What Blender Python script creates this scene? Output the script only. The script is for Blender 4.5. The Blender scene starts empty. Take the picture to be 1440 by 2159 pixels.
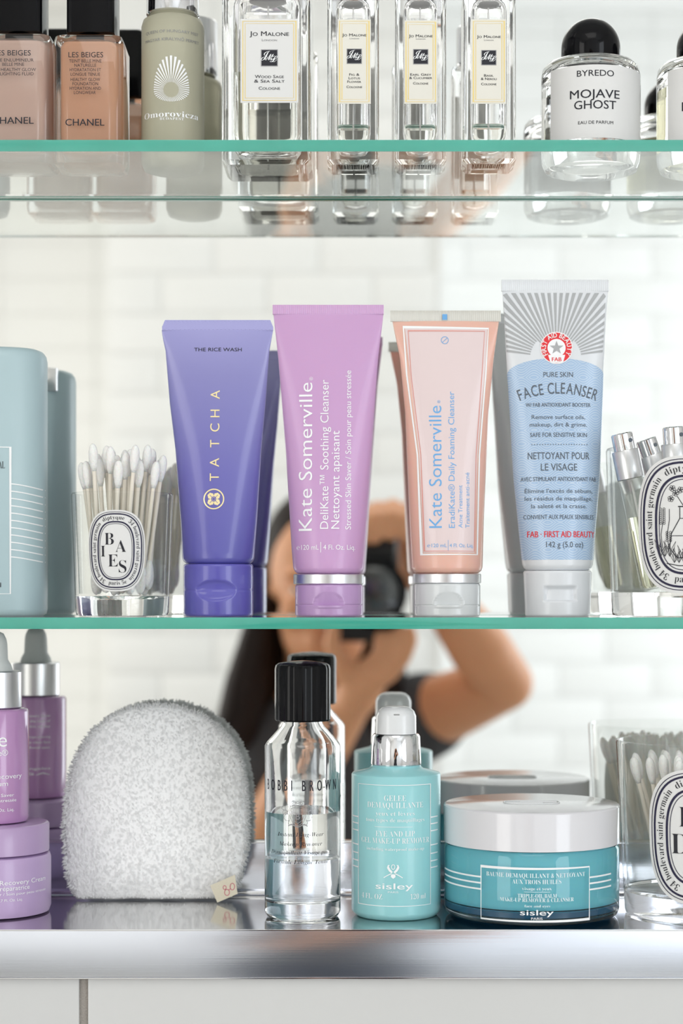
import bpy, bmesh, math, random
from mathutils import Vector, Matrix
PI = math.pi
random.seed(7)
C = bpy.context.scene.collection
SC = bpy.context.scene

# ------------------------------------------------------------ camera, world, lights, exposure
F = 3850.0            # focal length in pixels of the 1440-wide frame
VX, VY = 788.0, 1250.0   # principal point (lens shift)
CAMY, EYE = -0.95, 1.50
cam_d = bpy.data.cameras.new('camera')
cam = bpy.data.objects.new('camera', cam_d); C.objects.link(cam)
cam.location = (0, CAMY, EYE); cam.rotation_euler = (PI/2, 0, 0)
cam_d.sensor_fit = 'HORIZONTAL'; cam_d.sensor_width = 24.0
cam_d.lens = F/1440*24.0
cam_d.shift_x = (720-VX)/1440; cam_d.shift_y = -(1079.5-VY)/1440
cam_d.clip_start = 0.02
cam_d.dof.use_dof = True; cam_d.dof.focus_distance = 0.975; cam_d.dof.aperture_fstop = 6.2
cam_d.dof.aperture_blades = 0
SC.camera = cam
SC.view_settings.view_transform = 'Standard'; SC.view_settings.look = 'None'
SC.view_settings.gamma = 1; SC.view_settings.use_curve_mapping = False
SC.view_settings.exposure = -0.28
SC.cycles.max_bounces = 18; SC.cycles.transmission_bounces = 15; SC.cycles.transparent_max_bounces = 24
SC.cycles.glossy_bounces = 10; SC.cycles.diffuse_bounces = 7
SC.cycles.sample_clamp_indirect = 6.0; SC.cycles.blur_glossy = 0.4
W = bpy.data.worlds.new('room_dark'); SC.world = W; W.use_nodes = True
W.node_tree.nodes['Background'].inputs[0].default_value = (0.8, 0.87, 1, 1)
W.node_tree.nodes['Background'].inputs[1].default_value = 0.3

def area(name, loc, rot, sx, sy, power, col):
    l = bpy.data.lights.new(name, 'AREA'); l.shape = 'RECTANGLE'; l.size = sx; l.size_y = sy
    l.energy = power; l.color = col
    o = bpy.data.objects.new(name, l); C.objects.link(o); o.location = loc; o.rotation_euler = rot
    return o
RXL, RXR, RYB, RZ = -1.40, 1.45, -2.75, 2.75      # room extents
WY1, WY2 = -1.75, -1.95
area('window_daylight_left', (RXL+.03, WY1, 1.62), (PI/2, 0, -PI/2), 1.1, 1.5, 17, (1.0, .975, .935))
area('window_daylight_right', (RXR-.03, WY2, 1.62), (PI/2, 0, PI/2), 1.3, 1.5, 27, (.86, .93, 1.0))
area('overhead_fill_light', (0, -1.25, RZ-.06), (0, 0, 0), .9, .9, 6, (1.0, .98, .95))  # added fill from above for the fronts; no fitting hangs there

# ------------------------------------------------------------ materials
def nodes(m): m.use_nodes = True; return m.node_tree.nodes, m.node_tree.links
_mc = {}
def mat(name, col, rough=.4, metal=0, spec=.5, trans=0, ior=1.45, coat=0, bump=0, bscale=300, var=0, sub=0, aniso=0):
    if name in _mc: return _mc[name]
    m = bpy.data.materials.new(name); n, l = nodes(m); b = n['Principled BSDF']
    b.inputs['Base Color'].default_value = (*col, 1); b.inputs['Roughness'].default_value = rough
    b.inputs['Metallic'].default_value = metal; b.inputs['Specular IOR Level'].default_value = spec
    b.inputs['Transmission Weight'].default_value = trans; b.inputs['IOR'].default_value = ior
    b.inputs['Coat Weight'].default_value = coat; b.inputs['Coat Roughness'].default_value = .08
    if sub:
        b.inputs['Subsurface Weight'].default_value = sub; b.inputs['Subsurface Scale'].default_value = .004
    if aniso: b.inputs['Anisotropic'].default_value = aniso
    tc = n.new('ShaderNodeTexCoord')
    if bump:
        t = n.new('ShaderNodeTexNoise'); t.inputs['Scale'].default_value = bscale; t.inputs['Detail'].default_value = 2
        l.new(tc.outputs['Object'], t.inputs['Vector'])
        bp = n.new('ShaderNodeBump'); bp.inputs['Strength'].default_value = bump; bp.inputs['Distance'].default_value = .001
        l.new(t.outputs['Fac'], bp.inputs['Height']); l.new(bp.outputs['Normal'], b.inputs['Normal'])
    if var:
        t = n.new('ShaderNodeTexNoise'); t.inputs['Scale'].default_value = 30; t.inputs['Detail'].default_value = 3
        l.new(tc.outputs['Object'], t.inputs['Vector'])
        mx = n.new('ShaderNodeMix'); mx.data_type = 'RGBA'
        mx.inputs[6].default_value = (*[c*(1-var) for c in col], 1); mx.inputs[7].default_value = (*[min(1, c*(1+var)) for c in col], 1)
        l.new(t.outputs['Fac'], mx.inputs[0]); l.new(mx.outputs[2], b.inputs['Base Color'])
    _mc[name] = m; return m
def ramp_mat(name, z0, z1, stops, rough=.35, coat=0, spec=.5):
    m = bpy.data.materials.new(name); n, l = nodes(m); b = n['Principled BSDF']
    tc = n.new('ShaderNodeTexCoord'); sp = n.new('ShaderNodeSeparateXYZ'); mr = n.new('ShaderNodeMapRange'); r = n.new('ShaderNodeValToRGB')
    mr.inputs[1].default_value = z0; mr.inputs[2].default_value = z1
    l.new(tc.outputs['Object'], sp.inputs[0]); l.new(sp.outputs[2], mr.inputs[0]); l.new(mr.outputs[0], r.inputs[0]); l.new(r.outputs[0], b.inputs['Base Color'])
    e = r.color_ramp.elements
    while len(e) < len(stops): e.new(.5)
    for k, (p, c) in enumerate(stops): e[k].position = p; e[k].color = (*c, 1)
    b.inputs['Roughness'].default_value = rough; b.inputs['Coat Weight'].default_value = coat; b.inputs['Specular IOR Level'].default_value = spec
    return m
def thin_glass(name, tint=(1, 1, 1), ior=1.45, rough=0.0, boost=1.0):
    m = bpy.data.materials.new(name); n, l = nodes(m); n.clear()
    o = n.new('ShaderNodeOutputMaterial'); mx = n.new('ShaderNodeMixShader'); tr = n.new('ShaderNodeBsdfTransparent')
    g = n.new('ShaderNodeBsdfGlossy'); tr.inputs[0].default_value = (*tint, 1); g.inputs['Roughness'].default_value = rough
    # Schlick's law on the angle to the sheet, the same from both sides
    geo = n.new('ShaderNodeNewGeometry'); dt = n.new('ShaderNodeVectorMath'); dt.operation = 'DOT_PRODUCT'
    l.new(geo.outputs['Normal'], dt.inputs[0]); l.new(geo.outputs['Incoming'], dt.inputs[1])
    def mth(op, a, b=0.0):
        q = n.new('ShaderNodeMath'); q.operation = op
        for i, v in enumerate((a, b)):
            if isinstance(v, (int, float)): q.inputs[i].default_value = v
            else: l.new(v, q.inputs[i])
        return q.outputs[0]
    f0 = ((ior-1)/(ior+1))**2
    sch = mth('ADD', mth('MULTIPLY', mth('POWER', mth('SUBTRACT', 1.0, mth('ABSOLUTE', dt.outputs['Value'])), 5.0), 1-f0), f0)
    l.new(mth('MULTIPLY', sch, boost), mx.inputs[0]); l.new(tr.outputs[0], mx.inputs[1]); l.new(g.outputs[0], mx.inputs[2]); l.new(mx.outputs[0], o.inputs[0])
    return m
M = dict(
    mirror=mat('silvered_mirror', (.895, .90, .88), 0.0, 1),
    clear=mat('clear_glass', (1, 1, 1), 0.0, trans=1, ior=1.47),
    liquid=mat('pale_yellow_cologne', (.97, .96, .86), 0.0, trans=1, ior=1.33),
    thin=thin_glass('thin_clear_glass', (.985, .99, .985)),
    shelf=mat('shelf_glass_sheet', (.955, .985, .97), 0, trans=1, ior=1.5),
    edge=mat('polished_green_glass_edge', (.06, .39, .30), .12, spec=.8, coat=.5, var=.18),
    painted_inner_edge=mat('pale_edge_reflection', (.80, .87, .84), .5),
    black=mat('black_glossy_plastic', (.004, .004, .005), .10, spec=.2),
    chrome=mat('polished_chrome', (.82, .82, .84), .06, 1),
    satin=mat('satin_silver', (.72, .72, .74), .28, 1, aniso=.5),
    brushed=None,
    whitepl=mat('white_glossy_plastic', (.76, .77, .78), .22, coat=.3),
    paper=mat('white_label_paper', (.76, .755, .745), .55),
    ivory=mat('ivory_label_paper', (.80, .775, .70), .55),
    ink=mat('black_print', (.012, .012, .02), .5),
    greyink=mat('grey_print', (.11, .13, .16), .5),
    greyray=mat('grey_ray_print', (.42, .43, .44), .4),
    whiteink=mat('white_print', (.92, .93, .94), .5),
    gold=mat('gold_foil', (.95, .80, .45), .3, .6),
    yellow=mat('yellow_border_print', (.90, .70, .26), .5),
    red=mat('red_print', (.78, .03, .04), .45),
    blueink=mat('sky_blue_print', (.16, .42, .78), .5),
    pinkline=mat('salmon_print', (.76, .33, .28), .5),
    silverink=mat('silver_print', (.30, .30, .31), .4, .3),
    purpleink=mat('indigo_print', (.012, .01, .045), .5),
    cotton=mat('white_cotton', (.90, .89, .87), .9, bump=.5, bscale=900, sub=.2),
    stick=mat('paper_stick', (.84, .78, .68), .8),
    tile=mat('white_wall_tile', (.63, .63, .625), .3, bump=.1, bscale=60, var=.01),
    walltile=mat('glossy_white_room_tile', (.87, .87, .855), .22),
    grout=mat('grey_grout', (.36, .33, .30), .9, bump=.8, bscale=1200, var=.15),
    lightgrout=mat('pale_grout', (.84, .84, .82), .9),
    plaster=mat('white_plaster', (.86, .855, .84), .8, var=.01),
)
def brushed():
    m = bpy.data.materials.new('brushed_stainless_steel'); n, l = nodes(m); b = n['Principled BSDF']
    b.inputs['Base Color'].default_value = (.84, .875, .97, 1); b.inputs['Metallic'].default_value = 1; b.inputs['Roughness'].default_value = .17
    tc = n.new('ShaderNodeTexCoord'); mp = n.new('ShaderNodeMapping'); mp.inputs['Scale'].default_value = (6, 900, 1600)
    t = n.new('ShaderNodeTexNoise'); t.inputs['Scale'].default_value = 1; bp = n.new('ShaderNodeBump'); bp.inputs['Strength'].default_value = .08; bp.inputs['Distance'].default_value = .0004
    l.new(tc.outputs['Object'], mp.inputs[0]); l.new(mp.outputs[0], t.inputs['Vector']); l.new(t.outputs['Fac'], bp.inputs['Height']); l.new(bp.outputs[0], b.inputs['Normal'])
    return m
M['brushed'] = brushed()
M['tray'] = mat('polished_steel_tray_floor', (.62, .62, .62), .10, 1)

# ------------------------------------------------------------ mesh helpers
def tag(o, label=None, cat=None, group=None, kind=None):
    if label: o['label'] = label
    if cat: o['category'] = cat
    if group: o['group'] = group
    if kind: o['kind'] = kind
    return o
def mesh_obj(name, bm, m, parent=None, smooth=40, loc=None):
    me = bpy.data.meshes.new(name)
    if isinstance(bm, tuple): me.from_pydata(*bm)
    else: bm.to_mesh(me); bm.free()
    me.materials.append(M[m] if isinstance(m, str) else m)
    if smooth:
        me.shade_smooth(); me.set_sharp_from_angle(angle=math.radians(smooth))
    o = bpy.data.objects.new(name, me); C.objects.link(o)
    if parent: o.parent = parent
    if loc: o.location = loc
    return o
def root(name, x, y, z, label, cat, group=None):
    o = bpy.data.objects.new(name, None); C.objects.link(o); o.location = (x, y, z); o.empty_display_size = .02
    return tag(o, label, cat, group)
def bx(bm, c, s, bev=0):
    g = bmesh.ops.create_cube(bm, size=1)
    for v in g['verts']: v.co = Vector((v.co.x*s[0]+c[0], v.co.y*s[1]+c[1], v.co.z*s[2]+c[2]))
    if bev:
        bmesh.ops.bevel(bm, geom=list({e for v in g['verts'] for e in v.link_edges}), offset=bev, segments=2, affect='EDGES', profile=.6)
    return bm
def box(c, s, bev=0): return bx(bmesh.new(), c, s, bev)
def boxr(x0, x1, y0, y1, z0, z1, bev=0): return box(((x0+x1)/2, (y0+y1)/2, (z0+z1)/2), (x1-x0, y1-y0, z1-z0), bev)
def ring(w, d, r, z, n=6, cx=0, cy=0):
    """rounded rectangle ring, half sizes w, d, corner radius r"""
    r = min(r, w-1e-5, d-1e-5); p = []
    for k, (sx, sy) in enumerate(((1, 1), (-1, 1), (-1, -1), (1, -1))):
        for i in range(n+1):
            a = k*PI/2 + i*PI/2/n
            p.append((cx+sx*(w-r)+r*math.cos(a), cy+sy*(d-r)+r*math.sin(a), z))
    return p
def ell(w, d, z, n=48, cx=0, cy=0, p=2.0):
    q = []
    for i in range(n):
        a = 2*PI*i/n; c, s = math.cos(a), math.sin(a)
        q.append((cx+w*math.copysign(abs(c)**(2/p), c), cy+d*math.copysign(abs(s)**(2/p), s), z))
    return q
def loft(rings, bm=None, cap0=True, cap1=True, flip=False):
    bm = bm or bmesh.new(); prev = None; first = None
    for r in rings:
        cur = [bm.verts.new(p) for p in r]
        if prev:
            n = len(cur)
            for i in range(n):
                f = [prev[i], prev[(i+1) % n], cur[(i+1) % n], cur[i]]
                bm.faces.new(f[::-1] if flip else f)
        else: first = cur
        prev = cur
    if cap0: bm.faces.new(first if flip else first[::-1])
    if cap1: bm.faces.new(prev[::-1] if flip else prev)
    return bm
def lathe(prof, n=48, bm=None, flip=False, cap0=True, cap1=True, cx=0, cy=0):
    return loft([ell(max(r, 1e-5), max(r, 1e-5), z, n, cx, cy) for r, z in prof], bm, cap0, cap1, flip)
def tube(bm, pts, r, n=8):
    pts = [Vector(p) for p in pts]; prev = None
    for i, p in enumerate(pts):
        t = (pts[min(i+1, len(pts)-1)]-pts[max(i-1, 0)]).normalized()
        a = t.orthogonal().normalized(); b = t.cross(a)
        rr = r[i] if isinstance(r, (list, tuple)) else r
        cur = [bm.verts.new(p+a*math.cos(2*PI*k/n)*rr+b*math.sin(2*PI*k/n)*rr) for k in range(n)]
        if prev:
            j = min(range(n), key=lambda s: (cur[s].co-prev[0].co).length)
            cur = cur[j:]+cur[:j]
            for k in range(n): bm.faces.new((prev[k], prev[(k+1) % n], cur[(k+1) % n], cur[k]))
        else: bm.faces.new(cur[::-1])
        prev = cur
    bm.faces.new(prev); return bm
def interp(tab, v):
    """piecewise-smooth lookup in a sorted table [(v, ...values)]"""
    if v <= tab[0][0]: return tab[0][1:]
    for a, b in zip(tab, tab[1:]):
        if v <= b[0]:
            t = (v-a[0])/(b[0]-a[0]); return tuple(p+(q-p)*t for p, q in zip(a[1:], b[1:]))
    return tab[-1][1:]

def vessel(parent, outer, inner, levels, glass, smooth=40, open_top=False):
    """glass body with a hollow; below each level the hollow's wall is a glass-liquid interface.
    levels: (height, part name, wall material, surface material)"""
    bm = loft(outer, cap1=not open_top)
    rows = list(inner)
    for h, *_ in levels:
        for i in range(len(rows)-1):
            if rows[i][0][2] < h-1e-7 and rows[i+1][0][2] > h+1e-7:
                t = (h-rows[i][0][2])/(rows[i+1][0][2]-rows[i][0][2])
                rows.insert(i+1, [tuple(p+(q-p)*t for p, q in zip(a, b)) for a, b in zip(rows[i], rows[i+1])]); break
    def cut(a, b): return [r_ for r_ in rows if a-1e-7 <= r_[0][2] <= b+1e-7]
    top = rows[-1][0][2]; last = levels[-1][0]
    loft(cut(last, top), bm, False, not open_top, True)
    mesh_obj('glass_body', bm, glass, parent, smooth)
    lo = -1
    for h, nm, wm, sm_ in levels:
        seg = cut(lo, h) if lo > 0 else [r_ for r_ in rows if r_[0][2] <= h+1e-7]
        b2 = loft(seg, None, lo < 0, False, True); nf = len(b2.faces)
        f = b2.faces.new([b2.verts.new(p) for p in seg[-1]]); f.material_index = 1
        o = mesh_obj(nm, b2, wm, parent, smooth); o.data.materials.append(sm_); lo = h

# ------------------------------------------------------------ lettering
def sb(s):   # mathematical bold serif letters
    r = ''
    for c in s:
        if 'A' <= c <= 'Z': r += chr(0x1D400+ord(c)-65)
        elif 'a' <= c <= 'z': r += chr(0x1D41A+ord(c)-97)
        elif '0' <= c <= '9': r += chr(0x1D7CE+ord(c)-48)
        else: r += c
    return r
def si(s):   # mathematical bold italic serif letters
    r = ''
    for c in s:
        if 'A' <= c <= 'Z': r += chr(0x1D468+ord(c)-65)
        elif 'a' <= c <= 'z': r += chr(0x1D482+ord(c)-97)
        else: r += c
    return r
_gc = {}
def glyphs(body, space=1.0, off=0.0, small=False):
    key = (body, space, off, small)
    if key in _gc: return _gc[key]
    c = bpy.data.curves.new('lettering', 'FONT'); c.body = body; c.size = 1; c.space_character = space; c.offset = off
    c.resolution_u = 3 if len(body) > 2 else 5
    if small:
        c.small_caps_scale = .76
        for i, ch in enumerate(body):
            if ch.islower(): c.body_format[i].use_small_caps = True
    o = bpy.data.objects.new('lettering', c); C.objects.link(o)
    dg = bpy.context.evaluated_depsgraph_get(); dg.update()
    me = bpy.data.meshes.new_from_object(o.evaluated_get(dg))
    v = [(p.co.x, p.co.y) for p in me.vertices]; f = [tuple(p.vertices) for p in me.polygons]
    bpy.data.objects.remove(o); bpy.data.curves.remove(c); bpy.data.meshes.remove(me)
    _gc[key] = (v, f); return v, f
CAP = .70
_h = glyphs('H'); CAP = max(p[1] for p in _h[0]) if _h[0] else .7
_hs = glyphs(sb('H')); CAPS = max(p[1] for p in _hs[0]) if _hs[0] else CAP

panel = mat('milky_pink_print', (.78, .64, .64), .35, coat=.3)
class Dec:
    """flat print laid on a real surface: surf(u, v, eps) -> local xyz.  px/py are lengths measured on the front of the object."""
    def __init__(s, surf, pxc, sc, vfun, R=None, maxu=.0015):
        s.surf, s.pxc, s.sc, s.vf, s.R, s.maxu = surf, pxc, sc, vfun, R, maxu; s.L = {}
    def U(s, px):
        x = (px-s.pxc)*s.sc
        if s.R: x = s.R*math.asin(max(-.995, min(.995, x/s.R)))
        return x
    def V(s, py): return s.vf(py)
    def add(s, m, verts, faces, eps):
        """verts in (u, v)"""
        L = s.L.setdefault((m, eps), ([], [])); k = len(L[0])
        L[0].extend(verts); L[1].extend([tuple(i+k for i in f) for f in faces])
    def text(s, m, body, cx, by, w=None, h=10, eps=.00022, rot=0, space=1.0, off=0.0, small=False, serif=False, align='c', shear=0):
        if not body.strip(): return
        if off > 0:
            for k in (-.5, .5): s.text(m, body, cx+(0 if rot else k*off*h*1.6), by+(k*off*h*1.6 if rot else 0), w, h, eps+k*.00002, rot, space, 0.0, small, serif, align, shear)
            return
        v, f = glyphs(body, space, off, small)
        if not v: return
        x0 = min(p[0] for p in v); x1 = max(p[0] for p in v); cap = CAPS if serif else CAP
        ky = h*s.sc/cap
        if w is None: kx = ky
        elif rot: kx = w*s.sc/(x1-x0)
        else: kx = abs(s.U(cx+w/2)-s.U(cx-w/2))/(x1-x0)
        if not rot: ou, ov = s.U(cx), s.V(by)
        else: ou, ov = s.U(cx), s.V(by)
        mid = (x0+x1)/2 if align == 'c' else x0
        out = []
        ca, sa = math.cos(rot), math.sin(rot)
        for p in v:
            a = (p[0]-mid)*kx; b = p[1]*ky; a += b*shear
            out.append((ou+a*ca-b*sa, ov+a*sa+b*ca))
        s.add(m, out, f, eps)
    def poly(s, m, pts, eps=.0002):
        v = [(s.U(x), s.V(y)) for x, y in pts]; s.add(m, v, [tuple(range(len(v)))], eps)
    def line(s, m, pts, w, closed=False, eps=.0002):
        q = [(s.U(x), s.V(y)) for x, y in pts]; s.uvline(m, q, w*s.sc, closed, eps)
    def uvline(s, m, q, w, closed=False, eps=.0002):
        n = len(q); vs = []; fs = []; h = w/2
        for i in range(n):
            a = q[(i-1) % n] if (closed or i > 0) else q[i]; b = q[(i+1) % n] if (closed or i < n-1) else q[i]
            dx, dy = b[0]-a[0], b[1]-a[1]; L = math.hypot(dx, dy) or 1; nx, ny = -dy/L, dx/L
            k = 1.0
            if (closed or 0 < i < n-1):
                d1 = (q[i][0]-a[0], q[i][1]-a[1]); l1 = math.hypot(*d1) or 1
                c = (dx*d1[0]+dy*d1[1])/(L*l1); k = 1/max(c, .5)
            vs += [(q[i][0]+nx*h*k, q[i][1]+ny*h*k), (q[i][0]-nx*h*k, q[i][1]-ny*h*k)]
        for i in range(n if closed else n-1):
            j = (i+1) % n; fs.append((2*i, 2*i+1, 2*j+1, 2*j))
        s.add(m, vs, fs, eps)
    def frame(s, m, x0, y0, x1, y1, w, eps=.0002):
        s.line(m, [(x0, y0), (x1, y0), (x1, y1), (x0, y1)], w, True, eps)
    def rect(s, m, x0, y0, x1, y1, eps=.0001, n=1):
        s.poly(m, [(x0, y0), (x1, y0), (x1, y1), (x0, y1)], eps)
    def circle(s, m, cx, cy, r, w, eps=.0002, n=40, ry=None):
        s.line(m, [(cx+r*math.cos(2*PI*i/n), cy+(ry or r)*math.sin(2*PI*i/n)) for i in range(n)], w, True, eps)
    def disc(s, m, cx, cy, r, eps=.0002, n=40, ry=None):
        s.poly(m, [(cx+r*math.cos(-2*PI*i/n), cy+(ry or r)*math.sin(-2*PI*i/n)) for i in range(n)], eps)
    def along(s, m, body, path, start, h, eps, serif=True, off=-.012, gap=.10, fit=None, flip=False):
        """letters one after another along a closed (u, v) path; start / fit as fractions of its length"""
        seg = [0]
        for a, b in zip(path, path[1:]+path[:1]): seg.append(seg[-1]+math.hypot(b[0]-a[0], b[1]-a[1]))
        tot = seg[-1]
        def at(t):
            t %= tot
            for i in range(len(path)):
                if t <= seg[i+1]:
                    a, b = path[i], path[(i+1) % len(path)]; k = (t-seg[i])/((seg[i+1]-seg[i]) or 1)
                    return a[0]+(b[0]-a[0])*k, a[1]+(b[1]-a[1])*k, math.atan2(b[1]-a[1], b[0]-a[0])
            return *path[0], 0
        ks = h*s.sc/(CAPS if serif else CAP); items = []; x = 0
        for ch in body:
            if ch == ' ': x += .30; continue
            v, f = glyphs(sb(ch) if serif else ch, 1, off)
            if not v: continue
            a = min(p[0] for p in v); b = max(p[0] for p in v); items.append((x+(b-a)/2, (a+b)/2, v, f)); x += b-a+gap
        x -= gap
        sx = ks if fit is None else fit*tot/x
        for c, mid, v, f in items:
            t = start*tot+(c-x/2)*sx*(-1 if flip else 1)
            px, py, an = at(t)
            if flip: an += PI
            ca, sa = math.cos(an), math.sin(an); sy = ks; hh = h*s.sc*.36
            s.add(m, [(px+(p[0]-mid)*sx*ca-(p[1]*sy-hh)*sa, py+(p[0]-mid)*sx*sa+(p[1]*sy-hh)*ca) for p in v], f, eps)
    def build(s, parent, names=None):
        """one mesh per ink"""
        by = {}
        for (m, eps), (v, f) in s.L.items(): by.setdefault(m, []).append((eps, v, f))
        for m, lst in by.items():
            big = bmesh.new()
            for eps, v, f in lst:
                bm = bmesh.new(); vv = [bm.verts.new((p[0], p[1], 0)) for p in v]
                for q in f:
                    try: bm.faces.new([vv[i] for i in q])
                    except ValueError: pass
                bmesh.ops.triangulate(bm, faces=bm.faces[:])
                if s.maxu:
                    for _ in range(7):
                        es = [e for e in bm.edges if abs(e.verts[0].co.x-e.verts[1].co.x) > s.maxu or abs(e.verts[0].co.y-e.verts[1].co.y) > s.maxu*4]
                        if not es: break
                        bmesh.ops.subdivide_edges(bm, edges=es, cuts=1); bmesh.ops.triangulate(bm, faces=[x for x in bm.faces if len(x.verts) > 3])
                for v_ in bm.verts: v_.co = s.surf(v_.co.x, v_.co.y, eps)
                me = bpy.data.meshes.new('tmp'); bm.to_mesh(me); bm.free(); big.from_mesh(me); bpy.data.meshes.remove(me)
            nm = {'yellow': 'border_line', 'pinkline': 'border_line', 'silverink': 'emblem_print', 'greyray': 'ray_print', panel: 'print_panel', 'red': 'red_print', 'gold': 'gold_print', 'purpleink': 'oval_rings'}.get(m, 'lettering')
            mesh_obj(nm, big, m, parent, smooth=0)
def cyl_surf(R, Rf=None):
    def f(u, v, e):
        r = (Rf(v) if Rf else R)+e; a = u/R
        return (r*math.sin(a), -r*math.cos(a), v)
    return f
def flat_surf(d): return lambda u, v, e: (u, -d-e, v)
def vf(zb, dfront):   # height above base for a picture row on the front of an object
    return lambda py: (VY-py)*dfront/F+EYE-zb
def wx(px, y): return (px-VX)*(y-CAMY)/F
def wz(py, y): return EYE+(VY-py)*(y-CAMY)/F
def mpp(y): return (y-CAMY)/F

# ------------------------------------------------------------ the setting
MIR = .115
Z_TRAY, Z_MID, Z_TOP = EYE-.1753, EYE-.0128, EYE+.2357
TH = .0060
OX0, OX1, OZ0, OZ1 = -.42, .42, EYE-.2010, EYE+.62
def struct(name, bm, m, parent=None, smooth=0): return tag(mesh_obj(name, bm, m, parent, smooth), kind='structure')
struct('floor', boxr(RXL-.1, RXR+.1, RYB-.1, .2, -.1, 0), mat('pale_stone_floor', (.62, .60, .56), .4, var=.06, bump=.1, bscale=20))
struct('ceiling', boxr(RXL-.1, RXR+.1, RYB-.1, .2, RZ, RZ+.1), 'plaster')
struct('wall_left', boxr(RXL-.1, RXL, RYB, .0, 0, RZ), 'plaster')
struct('wall_right', boxr(RXR, RXR+.1, RYB, .0, 0, RZ), 'plaster')
# window frames around the two daylight openings
for k, (x, yc, hw) in enumerate(((RXL+.012, WY1, .55), (RXR-.012, WY2, .65))):
    bm = bmesh.new()
    for s in (-1, 1):
        bx(bm, (x, yc+s*(hw+.03), 1.62), (.05, .06, 1.62), .004); bx(bm, (x, yc, 1.62+s*.78), (.05, 2*hw, .06), .004)
    struct('window_%d' % (k+1), bm, 'whitepl')
# wall with the recessed cabinet
bm = bmesh.new(); GY = .0052
for a in ((RXL, RXR, 0, OZ0), (RXL, RXR, OZ1, RZ), (RXL, OX0, OZ0, OZ1), (OX1, RXR, OZ0, OZ1)):
    bx(bm, ((a[0]+a[1])/2, GY+.06, (a[2]+a[3])/2), (a[1]-a[0], .12, a[3]-a[2]))
front = struct('wall_front', bm, 'grout')
gx = wx(176.5, .0042); TW, THh, GR = .62, .30, .0046
def tile_piece(x0, x1, z0, z1):
    if x1-x0 < .01 or z1-z0 < .01: return
    mesh_obj('tile', boxr(x0, x1, .0032, .0058, z0, z1, .0008), 'tile', front, 30)
cols = []; x = gx
while x > RXL: x -= TW
while x < RXR: cols.append((max(RXL, x+GR/2), min(RXR, x+TW-GR/2))); x += TW
ztop = OZ0+.0015; z = ztop
while z > 0:
    for a, b in cols: tile_piece(a, b, max(.001, z-THh+GR), z)
    z -= THh
z = ztop+GR
while z < RZ:
    z1 = min(RZ, z+THh-GR)
    for a, b in cols:
        if z1 <= OZ1:
            tile_piece(a, min(b, OX0), z, z1); tile_piece(max(a, OX1), b, z, z1)
        elif z >= OZ1: tile_piece(a, b, z, z1)
        else:
            tile_piece(a, min(b, OX0), z, z1); tile_piece(max(a, OX1), b, z, z1); tile_piece(max(a, OX0), min(b, OX1), OZ1+.002, z1)
    z += THh
# back wall, tiled, with a nearer tiled partition in front of it
def tiled(name, x0, x1, y, zlo, zhi, tz0, tz1, tx0=None, tx1=None, dep=.08):
    w = struct(name, boxr(x0, x1, y-dep, y, zlo, zhi), 'lightgrout')
    tx0 = x0 if tx0 is None else tx0; tx1 = x1 if tx1 is None else tx1
    tw, th, g = .200, .075, .0016; me = None; r = 0; z = tz0
    while z+th <= tz1+1e-6:
        x = tx0-(tw/2 if r % 2 else 0)
        while x < tx1-1e-6:
            a, b = max(x, tx0), min(x+tw, tx1)
            if b-a > .02:
                full = abs((b-a)-tw) < 1e-6
                if full and me: o = bpy.data.objects.new('tile', me); C.objects.link(o); o.parent = w
                else:
                    o = mesh_obj('tile', box((0, .002, 0), (b-a-g, .004, th-g), .0008), 'walltile', w, 30)
                    if full: me = o.data
                o.location = ((a+b)/2, y, z+th/2)
            x += tw
        z += th; r += 1
    # tiles past what the mirror shows, joined
    bm = bmesh.new()
    def rest(a0, a1, b0, b1):
        zz = b0
        while zz < b1-.01:
            xx = a0
            while xx < a1-.01:
                ww = min(tw, a1-xx); hh = min(th, b1-zz)
                bx(bm, (xx+ww/2, y+.002, zz+hh/2), (ww-g, .004, hh-g)); xx += tw
            zz += th
    rest(x0, x1, zlo+.01, tz0); rest(x0, x1, z, zhi)
    if tx0 > x0: rest(x0, tx0, tz0, z)
    if tx1 < x1: rest(tx1, x1, tz0, z)
    if len(bm.verts): tag(mesh_obj('outer_tiles', bm, 'walltile', w, 0), kind='stuff')
    else: bm.free()
    return w
YP = -2.25
tiled('wall_back', RXL, RXR, RYB, 0, RZ, .60, 2.62, tx0=.10, tx1=.70)
pw = tiled('wall_partition', -.50, .120, YP, 0, RZ, .60, 2.62, dep=.498)
mesh_obj('trim_partition_edge', boxr(.1205, .126, RYB+.001, YP+.003, 0, RZ), 'plaster', None, 0)['kind'] = 'structure'
bpy.data.objects['trim_partition_edge'].name = 'trim_1'

# ------------------------------------------------------------ cabinet: mirror, steel tray, shelves
cab = root('mirror_cabinet', 0, MIR, OZ0, 'mirrored bathroom cabinet behind the glass shelves, with a brushed steel strip at its foot', 'cabinet')
def cpart(name, bm, m, smooth=30):
    o = mesh_obj(name, bm, m, cab, smooth); o.location = (0, -MIR, -OZ0); return o
z_strip = wz(1772, MIR)
cpart('mirror_panel', boxr(OX0, OX1, MIR, MIR+.004, z_strip-.001, OZ1), 'mirror', 0)
cpart('back_strip', boxr(OX0+.003, OX1-.003, MIR-.0035, MIR+.002, Z_TRAY+.0008, z_strip-.0012, .0004), 'brushed')
cpart('strip_edge', boxr(OX0+.003, OX1-.003, MIR-.0050, MIR+.001, z_strip-.0011, z_strip+.0001, .0004), 'chrome')
cpart('strip_foot', boxr(OX0+.003, OX1-.003, MIR-.0065, MIR-.0034, Z_TRAY+.0003, Z_TRAY+.0025, .0008), 'chrome')
cpart('side_panel', boxr(OX0, OX0+.003, .002, MIR, OZ0+.03, OZ1), 'whitepl')
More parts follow.
